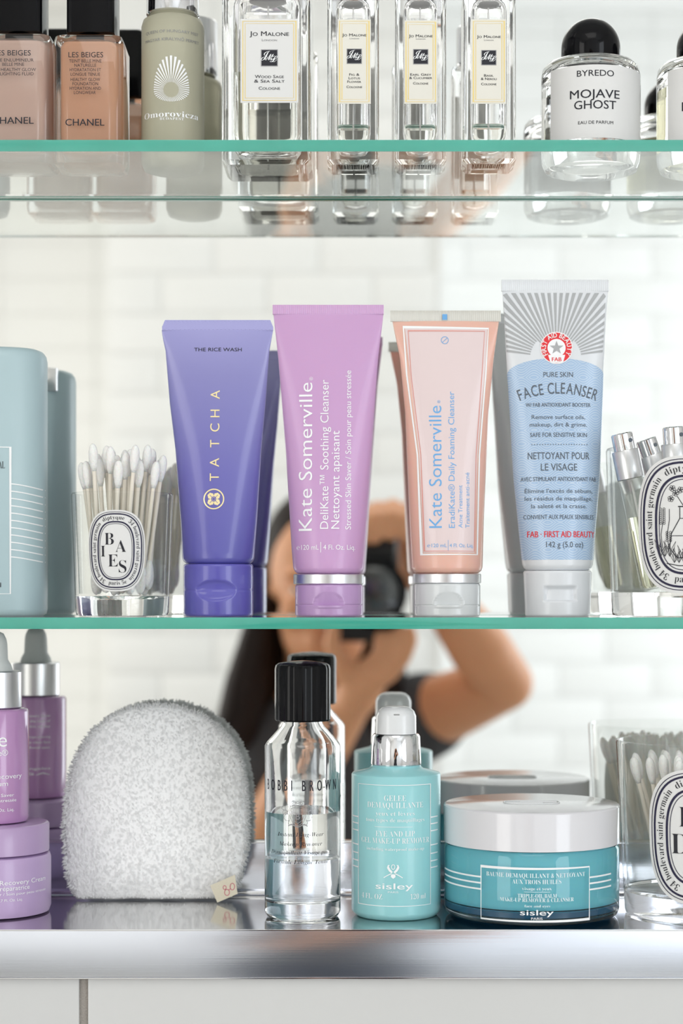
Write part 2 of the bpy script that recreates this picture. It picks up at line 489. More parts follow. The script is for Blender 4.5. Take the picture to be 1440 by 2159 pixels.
cpart('side_panel', boxr(OX1-.003, OX1, .002, MIR, OZ0+.03, OZ1), 'whitepl')
cpart('top_panel', boxr(OX0, OX1, .002, MIR, OZ1-.003, OZ1), 'whitepl')
tr = root('steel_ledge', 0, .05, Z_TRAY, 'brushed steel ledge with a deep front lip, carrying the lowest row of jars', 'shelf')
def tpart(name, bm, m, smooth=30):
    o = mesh_obj(name, bm, m, tr, smooth); o.location = (0, -.05, -Z_TRAY); return o
tpart('tray_floor', boxr(OX0, OX1, .0012, MIR-.0036, Z_TRAY-.0015, Z_TRAY), 'tray')
z_lip0 = wz(2064, 0)
tpart('front_lip', boxr(OX0, OX1, 0, .0012, z_lip0+.0008, Z_TRAY, .00035), 'brushed')
tpart('lip_bottom_edge', boxr(OX0, OX1, -.0004, .003, z_lip0, z_lip0+.0007, .0002), 'chrome')
tpart('lip_top_edge', boxr(OX0, OX1, -.0003, .0010, Z_TRAY-.0006, Z_TRAY+.0002, .0002), 'chrome')
for zt, lab in ((Z_MID, 'middle glass shelf with a green edge, carrying the squeeze tubes'), (Z_TOP, 'upper glass shelf with a green edge, carrying the perfume bottles')):
    sh = root('glass_shelf', 0, .06, zt-TH, lab, 'shelf')
    o = mesh_obj('glass_sheet', boxr(OX0+.004, OX1-.004, .0008, .1080, .0001, TH-.0001), 'shelf', sh, 0); o.location = (0, -.06, 0)
    for nm, y0, y1, z0 in (('front_edge', 0, .0003, 0), ('rear_edge', .1082, .1134, 0)):
        o = mesh_obj(nm, boxr(OX0+.004, OX1-.004, y0, y1, z0, TH, .0001), 'edge', sh, 30); o.location = (0, -.06, 0)
    for y0, y1 in ((.0003, .0006),):   # added strip behind the green edge, its pale inner reflection painted as colour
        o = mesh_obj('painted_inner_edge', boxr(OX0+.004, OX1-.004, y0, y1, 0, TH), 'painted_inner_edge', sh, 0); o.location = (0, -.06, 0)

# ------------------------------------------------------------ upper shelf: foundation and highlighter bottles
YB = .060
def text_lines(d, m, rows, **kw):
    for body, cx, by, w, h in rows: d.text(m, body, cx, by, w, h, **kw)
def makeup_bottle(name, pxl, pxr, pytop, y, label, col, liquid_name, rows, brandrow, capx):
    xc = wx((pxl+pxr)/2, y); s = mpp(y); w = (pxr-pxl)/2*s; d = .0165
    z = Z_TOP; r = root(name, xc, y, z, label, 'bottle', None)
    H = wz(pytop, y)-z
    # thick glass bottle with a cavity
    bm = loft([ring(w-.003, d-.003, .004, 0), ring(w-.0008, d-.0008, .0045, .0012), ring(w, d, .005, .004), ring(w, d, .005, H-.006), ring(w-.0012, d-.0012, .005, H-.002), ring(w-.006, d-.006, .005, H)])
    mesh_obj('glass_body', bm, 'clear', r, 35)
    iw, idp = w-.0042, d-.0035
    bm = loft([ring(iw-.004, idp-.004, .004, .0055), ring(iw-.001, idp-.001, .004, .0072), ring(iw, idp, .0045, .011), ring(iw, idp, .0045, H-.008), ring(iw-.0015, idp-.0015, .0045, H-.0052), ring(iw-.006, idp-.005, .0045, H-.0035)])
    mesh_obj('makeup_fluid', bm, mat(liquid_name, col, .22, spec=.4, var=.05, coat=.4), r, 35)
    cw = (capx[1]-capx[0])/2*s; co = wx((capx[0]+capx[1])/2, y)-xc
    mesh_obj('neck', lathe([(.0075, H-.0036), (.0075, H+.003)], 24), 'black', r)
    bm = loft([ring(cw, cw, .0035, H+.0004, cx=co), ring(cw, cw, .0035, H+.040, cx=co), ring(cw-.0012, cw-.0012, .0035, H+.0415, cx=co)])
    mesh_obj('cap', bm, 'black', r, 35)
    df = y-d-CAMY; sc = df/F
    D = Dec(flat_surf(d), VX+xc*F/df, sc, vf(z, df), maxu=None)
    text_lines(D, 'ink', rows); text_lines(D, 'ink', brandrow, off=.018)
    D.build(r); return r
makeup_bottle('highlighter_bottle', -29, 118, 82, .051, 'square glass bottle of pale pink highlighting fluid with black cap, leftmost on the upper shelf', (.78, .54, .44), 'pink_beige_fluid',
    [('LES BEIGES', 26, 117, 78, 11), ('FLUIDE ENLUMINEUR', 22, 130, 98, 6.5), ('BELLE MINE', 28, 139, 46, 6.5), ('SHEER HEALTHY GLOW', 24, 150, 104, 6.5), ('HIGHLIGHTING FLUID', 24, 159, 94, 6.5)],
    [('CHANEL', 27, 261, 88, 14)], (-3, 96))
makeup_bottle('foundation_bottle', 120, 267, 84, .051, 'square glass bottle of tan foundation with black cap, beside the frosted mist bottle', (.80, .42, .25), 'tan_foundation',
    [('LES BEIGES', 181, 121, 73, 11), ('TEINT BELLE MINE', 180, 132, 68, 6.5), ('NATURELLE', 180, 141, 46, 6.5), ('HYDRATATION ET', 180, 150.5, 66, 6.5), ('LONGUE TENUE', 180, 160, 62, 6.5),
     ('HEALTHY GLOW', 180, 171, 62, 6.5), ('FOUNDATION', 180, 180, 54, 6.5), ('HYDRATION AND', 180, 189.5, 66, 6.5), ('LONGWEAR', 179, 198.5, 46, 6.5)],
    [('CHANEL', 179, 265, 82, 14)], (147, 247))

# frosted facial mist
def mist_bottle():
    y = .055; s = mpp(y); xc = wx(364.5, y); R = 66*s; z = Z_TOP
    r = root('mist_bottle', xc, y, z, 'tall round frosted glass mist bottle with a silver fan emblem and a silver cap', 'bottle')
    H = wz(38, y)-z
    frost = mat('frosted_sage_glass', (.62, .60, .46), .42, trans=.35, ior=1.3, spec=.4, var=.03)
    mesh_obj('glass_body', lathe([(R-.005, 0), (R-.0015, .0012), (R, .005), (R, H-.006), (R-.001, H-.0025), (R-.005, H-.0004), (.013, H+.0006)], 64), frost, r, 50)
    mesh_obj('cap', lathe([(.0138, H+.0006), (.0145, H+.0012), (.0145, H+.034), (.0138, H+.035)], 48), 'chrome', r)
    df = y-R-CAMY; sc = df/F
    D = Dec(cyl_surf(R), VX+xc*F/df, sc, vf(z, df), R)
    D.text('silverink', 'QUEEN OF HUNGARY MIST', 362, 68, 108, 6); D.text('silverink', 'MAGYAR KIRÁLYNŐ PERMET', 362, 85, 110, 6)
    # fan of rays around an egg-shaped hole
    cx, cy, r0 = 360.5, 189, 16
    for k in range(46):
        a = PI/2+2*PI*k/46
        c, sn = math.cos(a), math.sin(a)
        L = 37/math.sqrt((c)**2+(sn*(37/(72 if sn > 0 else 25)))**2)
        x0, y0 = cx+r0*c, cy-r0*sn; x1, y1 = cx+L*c, cy-L*sn; nx, ny = -sn, -c; w0, w1 = .35, max(.55, L*.035)
        D.poly('whiteink', [(x0+nx*w0, y0+ny*w0), (x1+nx*w1, y1+ny*w1), (x1-nx*w1, y1-ny*w1), (x0-nx*w0, y0-ny*w0)][::-1])
    body = sb('Omorovicza'); n = len(body)
    D.text('whiteink', body, 359, 246, 112, 12, serif=True)
    D.text('whiteink', sb('BUDAPEST'), 362, 252.5, 50, 5, serif=True, space=1.1)
    D.build(r)
mist_bottle()
# a dusky blue round bottle standing just past the left end: only its reflection is in view
r = root('blue_glass_bottle', wx(-140, .062), .062, Z_TOP, 'dusky blue frosted bottle at the far left of the upper shelf, seen as a reflection', 'bottle')
bf = mat('dusky_blue_frosted', (.42, .52, .58), .4, trans=.3, ior=1.3)
mesh_obj('glass_body', lathe([(.016, 0), (.0195, .001), (.021, .005), (.021, .052), (.019, .056), (.009, .058)], 48), bf, r)
mesh_obj('cap', lathe([(.0105, .058), (.011, .0585), (.011, .078), (.010, .079)], 40), 'whitepl', r)

# cologne bottles
def cologne(pxl, pxr, y, d, lab, label, rows, big=False):
    xc = wx((pxl+pxr)/2, y); s = mpp(y); w = (pxr-pxl)/2*s; z = Z_TOP; H = wz(-4, y)-z
    r = root('cologne_bottle', xc, y, z, label, 'perfume bottle')
    tk = .0048 if not big else .0058; fb = .008
    outer = [ring(w-.0022, d-.0022, .0022, 0, 8), ring(w, d, .0026, .0022, 8), ring(w, d, .0030, H-.003, 8), ring(w-.001, d-.001, .003, H-.0006, 8), ring(w-.003, d-.003, .003, H, 8)]
    iw, idp = w-tk, d-tk
    rr = iw*.42
    inner = [ring(a, a-iw+idp, rr, h, 8) for a, h in [(iw-.006, fb-.0018), (iw-.0026, fb-.0008), (iw-.0008, fb+.002), (iw, fb+.006), (iw, H-.010), (iw-.001, H-.0065), (iw*.62, H-.0035)]]
    vessel(r, outer, inner, [(.017 if not big else .046, 'cologne', mat('cologne_wall', (.985, .98, .93), 0, trans=1, ior=1.10), mat('cologne_surface', (1, 1, .98), 0, trans=1, ior=1.35))], 'clear', 35)
    mesh_obj('dip_tube', lathe([(.0005, fb+.001), (.0005, H-.003)], 10), mat('milky_tube', (.8, .8, .78), .4), r)
    mesh_obj('sprayer_collar', lathe([(.0045, H-.006), (.0075 if not big else .0105, H-.0034), (.0078 if not big else .011, H-.001), (.0078 if not big else .011, H+.003)], 40), mat('grey_collar', (.22, .22, .22), .35), r)
    cr = .0108 if not big else .0135
    mesh_obj('cap', lathe([(cr-.0008, H+.003), (cr, H+.0038), (cr, H+.026), (cr-.001, H+.027)], 48), 'chrome', r)
    df = y-d-CAMY; sc = df/F; vz = vf(z, df)
    pxc = VX+xc*F/df
    D = Dec(flat_surf(d), pxc, sc, vz, maxu=None)
    x0, y0, x1, y1 = lab
    # paper label, a thin sheet
    lw = ((x0-pxc)*sc, (x1-pxc)*sc, vz(y1), vz(y0))
    mesh_obj('label_paper', boxr(lw[0], lw[1], -d-.00025, -d-.00002, lw[2], lw[3], .00004), 'ivory' if not big else 'paper', r, 0)
    g = 5 if big else 4
    D.frame('yellow', x0+g, y0+g, x1-g, y1-g, 1.5, .0004); D.frame('yellow', x0+g+5, y0+g+5, x1-g-5, y1-g-5, .9, .0004)
    cx = (x0+x1)/2
    for m, body, by, ww, h in rows: D.text(m, body, cx, by, ww, h, .0004, small=True, off=.012)
    by0, by1, hw = (105, 140, 18) if big else (rows[-1][2]-84-(0), 0, 16)
    return r, D, cx
def monogram(r, D, cx, yc, hw):
    D.rect('silverink', cx-hw, yc-hw, cx+hw, yc+hw, .0004); D.rect('ink', cx-hw+1.6, yc-hw+1.6, cx+hw-1.6, yc+hw-1.6, .00055)
    k = hw/17.5
    for ch, dx, dy, h in (('\U0001D4D9', -8, 0, 15), ('\U0001D4DC', 1, 5, 14), ('\U0001D4DB', 9, 9, 14)):
        D.text('whiteink', ch, cx+dx*k, yc+dy*k, None, h*k, .0007, serif=True)
    D.build(r)
r, D, cx = cologne(474, 658, .0555, .0225, (507, 40, 629, 217), 'widest clear cologne bottle, with a white label reading wood sage and sea salt',
    [('ink', 'Jo Malone', 76, 83, 9.5), ('silverink', 'London', 87, 32, 4.5), ('ink', 'Wood Sage', 165, 61, 6.5), ('ink', '& Sea Salt', 174.5, 64, 6.5), ('ink', 'Cologne', 189.5, 45, 6.5)], True)
monogram(r, D, cx, 122.5, 17.8)
def mid_rows(cx): pass
r, D, cx = cologne(691, 799, .047, .0145, (712, 41, 782, 219), 'slim clear cologne bottle whose ivory label reads fig and lotus flower',
    [('ink', 'Jo Malone', 77, 51, 5.8), ('silverink', 'London', 83, 20, 3.2), ('ink', 'Fig &', 160, 21, 5), ('ink', 'Lotus', 167.5, 24, 5), ('ink', 'Flower', 175, 29, 5), ('ink', 'Cologne', 186, 33, 5)])
monogram(r, D, cx, 119, 16)
r, D, cx = cologne(832, 939, .047, .0145, (852, 43, 922, 219), 'slim clear cologne bottle whose ivory label reads earl grey and cucumber',
    [('ink', 'Jo Malone', 79, 50, 5.8), ('silverink', 'London', 84, 20, 3.2), ('ink', 'Earl Grey', 160, 44, 5), ('ink', '& Cucumber', 167, 48, 5), ('ink', 'Cologne', 178.5, 32, 5)])
monogram(r, D, cx, 120, 16)
r, D, cx = cologne(974, 1084, .045, .0145, (994, 41, 1067, 219), 'slim clear cologne bottle whose ivory label reads basil and neroli',
    [('ink', 'Jo Malone', 80.5, 50, 5.8), ('silverink', 'London', 86.5, 20, 3.2), ('ink', 'Basil', 162, 20, 5), ('ink', '& Neroli', 169, 33, 5), ('ink', 'Cologne', 180, 32, 5)])
monogram(r, D, cx, 122, 16)
for o in [o for o in C.objects if o.name.startswith('cologne_bottle')][1:]:   # printed barcode under the slim bottles
    bm = bmesh.new(); rnd = random.Random(3); x = -.009
    while x < .009:
        w = rnd.choice((.00025, .0004, .0006)); bx(bm, (x+w/2, -.006, -.00006), (w, .010, .00008)); x += w+rnd.choice((.0003, .0005))
    mesh_obj('barcode', bm, 'ink', o, 0)

# round perfume bottles with dome caps
def dome_bottle(pxc, y, label, rows, coltint):
    s = mpp(y); xc = wx(pxc, y); R = 104*s; z = Z_TOP; H = wz(134, y)-z
    r = root('dome_cap_perfume', xc, y, z, label, 'perfume bottle')
    def lr(pr): return [ell(a, a, h, 72) for a, h in pr]
    iR = R-.0042
    vessel(r, lr([(R*.62, .0012), (R*.80, 0), (R*.93, .0010), (R-.0004, .0045), (R, .008), (R, H-.008), (R-.0006, H-.004), (R-.0030, H-.0012), (R*.6, H)]),
           lr([(iR*.55, .0113), (iR*.88, .0115), (iR, .015), (iR, H-.010), (iR-.002, H-.0065), (iR*.55, H-.0048)]),
           [(H*.72, 'perfume', coltint, mat('perfume_surface', (1, 1, 1), 0, trans=1, ior=1.35))], 'clear', 50)
    cr = 62*s; hc = wz(41, y)-z-H
    prof = [(cr-.0006, H+.0002), (cr, H+.001)]+[(cr*math.cos(a), H+(hc-cr*1.0)+cr*1.0*math.sin(a)) for a in [i*PI/2/14 for i in range(14)]]+[(.0002, H+hc)]
    mesh_obj('dome_cap', lathe(prof, 64), 'black', r, 60)
    # wrap-around paper label
    df = y-R-CAMY; sc = df/F; vz = vf(z, df)
    a0, a1 = -math.radians(59), math.radians(70); z0, z1 = vz(292)+.0005, vz(136)
    bm = bmesh.new(); n = 40; rows_ = []
    for zz in (z0, z1):
        rows_.append([[bm.verts.new(((R+e_)*math.sin(a0+(a1-a0)*i/n), -(R+e_)*math.cos(a0+(a1-a0)*i/n), zz)) for i in range(n+1)] for e_ in (.00004, .00025)])
    for i in range(n):
        for k in (0, 1):
            f = (rows_[0][k][i], rows_[0][k][i+1], rows_[1][k][i+1], rows_[1][k][i]); bm.faces.new(f if k else f[::-1])
        bm.faces.new((rows_[1][0][i], rows_[1][1][i], rows_[1][1][i+1], rows_[1][0][i+1])[::-1]); bm.faces.new((rows_[0][0][i], rows_[0][1][i], rows_[0][1][i+1], rows_[0][0][i+1]))
    mesh_obj('label_paper', bm, 'paper', r, 30)
    D = Dec(cyl_surf(R), VX+xc*F/df, sc, vz, R)
    for body, cx, by, w, h, off in rows: D.text('ink', body, cx, by, w, h, .0004, off=off)
    D.build(r)
dome_bottle(1245.5, .055, 'squat round glass perfume bottle with a black dome cap and white label reading mojave ghost',
    [('BYREDO', 1256, 160, 77, 12.5, .004), ('MOJAVE', 1255, 206, 103, 17.5, .010), ('GHOST', 1255.5, 229, 87, 17.5, .010), ('EAU DE PARFUM', 1256.5, 261, 73, 6.5, 0)], mat('clear_perfume', (.985, .985, .975), 0, trans=1, ior=1.10))
dome_bottle(1489, .055, 'squat dome-capped perfume bottle with pale amber liquid, cut off by the right picture edge',
    [('BYREDO', 1500, 160, 77, 12.5, .004), ('BLANCHE', 1500, 229, 118, 19, .012), ('EAU DE PARFUM', 1500, 261, 73, 6.5, 0)], mat('amber_perfume', (.97, .94, .74), 0, trans=1, ior=1.10))

# ------------------------------------------------------------ middle shelf: squeeze tubes
def tube_maker(name, y, prof, crimp, base_py, capz, label, body_mat, cap_mat, crimp_mat, band=None, capshape=None, hole=None, chamfer=False, tip_len=0):
    """prof: rows (py, left px, right px) from the crimp down to the cap"""
    s = mpp(y); ps = sorted(prof, key=lambda t: -t[0]); zb = Z_MID
    xc = wx((ps[0][1]+ps[0][2])/2, y)
    tab = [(wz(p[0], y)-zb, (wx(p[1], y)+wx(p[2], y))/2-xc, (p[2]-p[1])/2*s) for p in ps]
    R0 = tab[0][2]; z0, z1 = tab[0][0], tab[-1][0]
    r = root(name, xc, y, zb, label, 'tube')
    def hd(z):
        t = max(0, min(1, (z-z0)/(z1-z0))); return R0*.97*(1-t)**.92*(1-.12*math.sin(t*PI))+.0007
    def shp(z): c, w = interp(tab, z); return c, w, hd(z)
    rings = [ell(R0-.0022, R0-.0022, z0-.0010, 72), ell(R0-.0006, R0-.0006, z0+.0004, 72)]
    N = 44
    for i in range(N+1):
        z = z0+.0022+(z1-z0-.0022)*i/N; c, w, h = shp(z); rings.append(ell(w, h, z, 72, cx=c))
    mesh_obj('tube_body', loft(rings), body_mat, r, 50)
    # crimped seal with pressed ribs
    cz0, cz1 = z1-.0003, wz(crimp[0], y)-zb; ca, cb = wx(crimp[1], y)-xc, wx(crimp[2], y)-xc
    n = 110; bm = bmesh.new(); rowsv = []
    lv = [0, .06, .94, 1] if not chamfer else [0, .06, .12, .35, .6, .85, .94, 1]
    for side in (-1, 1):
        g = []
        for j, t in enumerate(lv):
            row = []
            for i in range(n+1):
                u = i/n; ww = (cb-ca)/2; cc = (ca+cb)/2
                k = 1.0
                if chamfer: k = 1-.035*max(0, t-.35)/.65*1.5
                x = cc+(u*2-1)*ww*k
                if chamfer: rib = .00022*(((i//2)+j) % 2) if 0 < j < len(lv)-1 else 0
                else: rib = .00022*(i % 2) if 0 < j < len(lv)-1 else 0
                row.append(bm.verts.new((x, side*(.00055+rib), cz0+(cz1-cz0)*t)))
            g.append(row)
        rowsv.append(g)
        for j in range(len(lv)-1):
            for i in range(n):
                f = (g[j][i], g[j][i+1], g[j+1][i+1], g[j+1][i]); bm.faces.new(f if side < 0 else f[::-1])
    A, B = rowsv
    for i in range(n): bm.faces.new((A[-1][i], A[-1][i+1], B[-1][i+1], B[-1][i]))
    for j in range(len(lv)-1):
        bm.faces.new((A[j][0], A[j+1][0], B[j+1][0], B[j][0])); bm.faces.new((A[j][-1], B[j][-1], B[j+1][-1], A[j+1][-1]))
    mesh_obj('crimped_seal', bm, crimp_mat, r, 20)
    # band and flip cap
    zc = z0-.0012
    if band:
        b0 = wz(band[0], y)-zb; bw = (band[2]-band[1])/2*s
        mesh_obj('metal_band', lathe([(bw-.0006, b0), (bw, b0+.0004), (bw, zc-.0004), (bw-.0006, zc)], 72), 'satin', r, 30)
        mesh_obj('neck', lathe([(bw-.004, zc-.002), (bw-.004, z0+.001)], 32), cap_mat, r)
        zc = b0
    cw0 = (capz[1]-capz[0])/2*s; cwb = (capz[3]-capz[2])/2*s if len(capz) > 2 else cw0
    co = wx((capz[0]+capz[1])/2, y)-xc
    hz, hw, hh, style = hole
    hz = wz(hz, y)-zb; hw *= s; hh *= s
    n = 120; rings = []; NZ = 44
    for j in range(NZ+1):
        z = zc*j/NZ; rr = cwb+(cw0-cwb)*(z/zc)
        edge = min(z, zc-z); rr -= .0008*max(0, 1-edge/.0012)**2
        row = []
        for i in range(n):
            a = 2*PI*i/n; x, yy = math.cos(a)*rr, math.sin(a)*rr; k = 0
            if yy < 0:
                u = x/hw; v = (z-hz)/hh
                if style == 'lens':
                    d2 = u*u+v*v
                    if d2 < 1: k = .0022*(1-d2)**.5*(1 if v > 0 else .75)
                elif style == 'arch':
                    if -.05 < v < 1 and u*u+v*v < 1: k = .0026*(1-max(0, v))*(1-u*u)**.5
                    if -.25 < v <= 0 and abs(u) < 1.05: k = -.0006*(1-(u/1.05)**2)
                else:
                    if abs(u) < 1 and abs(v) < 1: k = .0022*min(1, (1-abs(u)**6)*3)*min(1, (1-v)*2.2)*min(1, (1+v)*9)
                if abs(z-hz) < .00022 and abs(u) > (1 if style != 'box' else 9): k = .0003
            row.append((co+x*(1-k/rr), yy*(1-k/rr), z))
        rings.append(row)
    mesh_obj('flip_cap', loft(rings), cap_mat, r, 60)
    def surf(u, v, e):
        c, w, h = shp(v); q = max(-1, min(1, (u-c)/w)); return (u, -h*math.sqrt(max(0, 1-q*q))-e, v)
    hm = hd((z0+z1)/2)
    df = y-hm-CAMY; D = Dec(surf, VX+xc*F/(y-.004-CAMY), s, lambda py: wz(py, y-.004)-zb)
    D.shp = shp; D.xc = xc
    return r, D
YT = .052
tm = ramp_mat('lavender_to_violet_plastic', .03, .165, [(0, (.10, .095, .40)), (.35, (.15, .14, .46)), (.75, (.25, .24, .53)), (1, (.36, .35, .66))], .3, .25)
capv = mat('violet_plastic', (.12, .11, .46), .25, coat=.3)
r, D = tube_maker('violet_tube', YT, [(696, 341, 576), (712, 343, 573), (740, 349, 568), (850, 358, 560), (950, 370, 551), (1100, 381, 542), (1185, 385, 535.5)], (675, 342, 576), 1303, (387, 533.5),
    'violet squeeze tube fading to lavender at the top, with gold vertical lettering', tm, capv, mat('lavender_seal', (.40, .39, .70), .4), hole=(1245, 42, 21, 'lens'), chamfer=True)
D.text('ink', 'THE RICE WASH', 459, 740, 100, 7.5)
for ch, py in zip('TATCHA', (1008, 977, 937, 903, 873, 833)):
    D.text('gold', ch, 464, py, None, 19, rot=PI/2, off=.002)
D.circle('gold', 454, 1054, 20.5, 2.6)
for k in range(4):
    a = k*PI/2+PI/4; cx, cy = 454+9*math.cos(a), 1054+9*math.sin(a)
    D.poly('gold', [(cx+7.2*math.cos(a+t)*(1 if i % 2 else .86), cy+7.2*math.sin(a+t)*(1 if i % 2 else .86)) for i, t in enumerate([-q*2*PI/12 for q in range(12)])])
D.circle('capv' if False else capv, 454, 1054, 4.6, 1.4, .0003)
for k in range(4):
    a = k*PI/2; D.line(capv, [(454+3*math.cos(a+PI/4), 1054+3*math.sin(a+PI/4)), (454+12*math.cos(a+PI/4), 1054+12*math.sin(a+PI/4))], .9, eps=.0003)
D.build(r)
lil = mat('pearly_lilac_plastic', (.60, .35, .61), .36, coat=.25, sub=.1)
lilc = mat('lilac_cap_plastic', (.53, .33, .60), .28, coat=.3)
r, D = tube_maker('lilac_tube', YT, [(662, 576.5, 808.5), (760, 587, 797), (960, 603, 783), (1160, 615, 770), (1206, 619, 767)], (643, 575, 809), 1303, (622.5, 765.5),
    'tall lilac squeeze tube with white sideways lettering and a silver band above its cap', lil, lilc, lil, band=(1232, 620, 768.5), hole=(1275, 30, 27, 'arch'))
def side(m, body, x, y0, y1, h, **k): D.text(m, body, x, (y0+y1)/2, y0-y1, h, rot=PI/2, **k)
side('whiteink', 'Kate Somerville', 659, 1120, 808, 28, off=-.003); D.text('whiteink', '®', 660, 799, None, 7, rot=PI/2)
side('whiteink', 'DeliKate™ Soothing Cleanser', 693, 1116, 802, 17, off=-.002)
side('whiteink', 'Nettoyant apaisant', 716, 1116, 910, 17, off=-.002)
side('whiteink', 'Stressed Skin Saver / Soin pour peau stressée', 740, 1117, 782, 11.5)
D.text('whiteink', '℮120 mL', 650, 1160, 47, 10); D.rect('whiteink', 677, 1144, 678.2, 1166, .0002); D.text('whiteink', '4 Fl. Oz. Liq.', 716, 1160, 66, 10)
D.build(r)
peach = mat('peach_translucent_plastic', (.80, .47, .38), .3, coat=.35, sub=.25)
seal = mat('milky_clear_seal', (.80, .78, .72), .35, trans=.3, coat=.3)
r, D = tube_maker('peach_tube', YT, [(677, 827, 1052), (755, 843, 1041), (871, 854, 1030), (1095, 863, 1020), (1205, 868, 1017)], (655, 823, 1056), 1303, (873.5, 1012.5),
    'peach squeeze tube with a milky white framed panel, blue sideways lettering and a white cap', peach, mat('pearl_white_cap', (.70, .72, .73), .25, coat=.4), seal, band=(1230, 871.5, 1015), hole=(1275, 30, 27, 'arch'))
panel = mat('milky_pink_print', (.78, .64, .64), .35, coat=.3)
q = [(854, 690), (1028, 690), (1024, 760), (1006, 960), (998, 1166), (892, 1166), (884, 960), (862, 760)]
D.poly(panel, [(x, y) for x, y in q][::-1], .0001)
D.line('whiteink', [(851, 688), (1030, 691), (1024, 790), (1010, 960), (1004.5, 1170), (888, 1170), (880, 960), (858, 790)], 3.2, True, .00018)
D.line('pinkline', [(861, 696), (1022, 697), (1016, 790), (1003, 960), (998, 1163), (894, 1163), (887, 960), (867, 790)], 1.6, True, .00025)
D.circle('blueink', 938, 716.5, 7.5, 1.2, .0003); D.line('blueink', [(933, 721), (943, 712)], 1.1, eps=.0003)
D.rect('blueink', 933, 661, 943, 673, .0010)
side('blueink', 'Kate Somerville', 930, 1114, 857, 26, off=-.004); D.text('blueink', '®', 928, 848, None, 6, rot=PI/2)
side('blueink', 'EradiKate® Daily Foaming Cleanser', 957, 1114, 827, 12.5, off=-.002)
side('blueink', 'Acne Treatment', 973, 1114, 1025, 8.5, off=-.002); side('blueink', 'Traitement anti-acné', 988, 1114, 998, 8.5, off=-.002)
D.text('blueink', '℮120 mL', 920, 1155, 40, 7.5, off=-.002); D.rect('blueink', 942.5, 1140, 943.3, 1162, .0003); D.text('blueink', '4 Fl. Oz. Liq.', 971, 1155, 50, 7.5, off=-.002)
D.build(r)
wcap = mat('matte_white_plastic', (.74, .76, .79), .3, coat=.2)
r, D = tube_maker('blue_and_white_tube', YT+.002, [(613, 1058.5, 1282), (660, 1062, 1278), (782, 1068.5, 1272), (826, 1072, 1271), (1004, 1082, 1264.5), (1174, 1099, 1251), (1199, 1102, 1248.5)], (590, 1057, 1283), 1300, (1103, 1247.5, 1108, 1244),
    'tallest squeeze tube, white with grey rays above a pale blue panel, white cap', wcap, wcap, wcap, hole=(1251, 34, 16, 'box'))
cx, cy = 1171.5, 756
lim = lambda y: interp([(613, 1058.5+3, 1282-3), (782, 1069+3, 1272-3)], y)
for k in range(-15, 16):
    a = math.radians(k*5.35)
    def end(a):
        rr = 60
        while rr < 400:
            x, y = cx+rr*math.sin(a), cy-rr*math.cos(a)
            l, rt = lim(y)
            if y < 616 or x < l or x > rt: break
            rr += .5
        return rr
    aw = math.radians(1.35)
    r1 = end(a)
    if r1 < 66: continue
    r0 = 46 if abs(k) < 9 else 54
    pts = [(cx+rr*math.sin(aa), cy-rr*math.cos(aa)) for rr, aa in ((r0, a-aw), (end(a-aw), a-aw), (end(a+aw), a+aw), (r0, a+aw))]
    D.poly('greyray', pts)
# pale blue panel: a print that wraps round the front half of the tube
def wavy():
    m = bpy.data.materials.new('pale_blue_wave_print'); n, l = nodes(m); b = n['Principled BSDF']
    tc = n.new('ShaderNodeTexCoord'); sp = n.new('ShaderNodeSeparateXYZ'); l.new(tc.outputs['Object'], sp.inputs[0])
    def mth(op, a, b_=None):
        q = n.new('ShaderNodeMath'); q.operation = op
        for i, v in enumerate((a, b_)):
            if v is None: continue
            if isinstance(v, (int, float)): q.inputs[i].default_value = v
            else: l.new(v, q.inputs[i])
        return q.outputs[0]
    X, Z = sp.outputs[0], sp.outputs[2]
    band = mth('FRACT', mth('MULTIPLY', Z, 1/.0145))
    sgn = mth('SUBTRACT', mth('MULTIPLY', mth('GREATER_THAN', band, .5), 2.0), 1.0)
    w = mth('MULTIPLY', mth('MULTIPLY', mth('COSINE', mth('MULTIPLY', X, 2*PI/.0135)), .0018), sgn)
    st = mth('GREATER_THAN', mth('SINE', mth('MULTIPLY', mth('ADD', Z, w), 2*PI/.00135)), .25)
    mx = n.new('ShaderNodeMix'); mx.data_type = 'RGBA'; mx.inputs[6].default_value = (.36, .51, .72, 1); mx.inputs[7].default_value = (.52, .63, .77, 1)
    l.new(st, mx.inputs[0]); l.new(mx.outputs[2], b.inputs['Base Color']); b.inputs['Roughness'].default_value = .32; b.inputs['Coat Weight'].default_value = .2
    return m
bm = bmesh.new(); n = 48; g = []
zlo = D.V(1181); ztopc = D.V(756); zside = D.V(790)
for j in range(41):
    row = []
    for i in range(n+1):
        a = -PI*.5+PI*i/n; q = math.sin(a); zt = zside+(ztopc-zside)*math.sqrt(max(0, 1-q*q))
        z = zlo+(zt-zlo)*j/40; c, w, h = D.shp(z)
        row.append(bm.verts.new((c+(w+.0001)*q, -(h+.0001)*math.cos(a), z)))
    g.append(row)
for j in range(40):
    for i in range(n): bm.faces.new((g[j][i], g[j][i+1], g[j+1][i+1], g[j+1][i]))
mesh_obj('blue_panel', bm, wavy(), r, 60)
D.disc('whiteink', 1173, 734, 34.5, .00025); D.disc('red', 1173, 734, 32.5, .00035); D.disc('whiteink', 1173, 734, 19, .00045)
D.poly('whiteink', [(1160, 766), (1155, 749), (1191, 749), (1186, 766)][::-1], .00045)
D.poly('red', [(1162, 765), (1158, 752), (1188, 752), (1184, 765)], .0001)
star = [(1173+(15 if i % 2 == 0 else 6)*math.sin(i*PI/5), 734-(15 if i % 2 == 0 else 6)*math.cos(i*PI/5)) for i in range(10)]
for i in range(0, 10, 2): D.poly('greyray', [star[i-1], star[i], star[(i+1) % 10]][::-1], .0006)
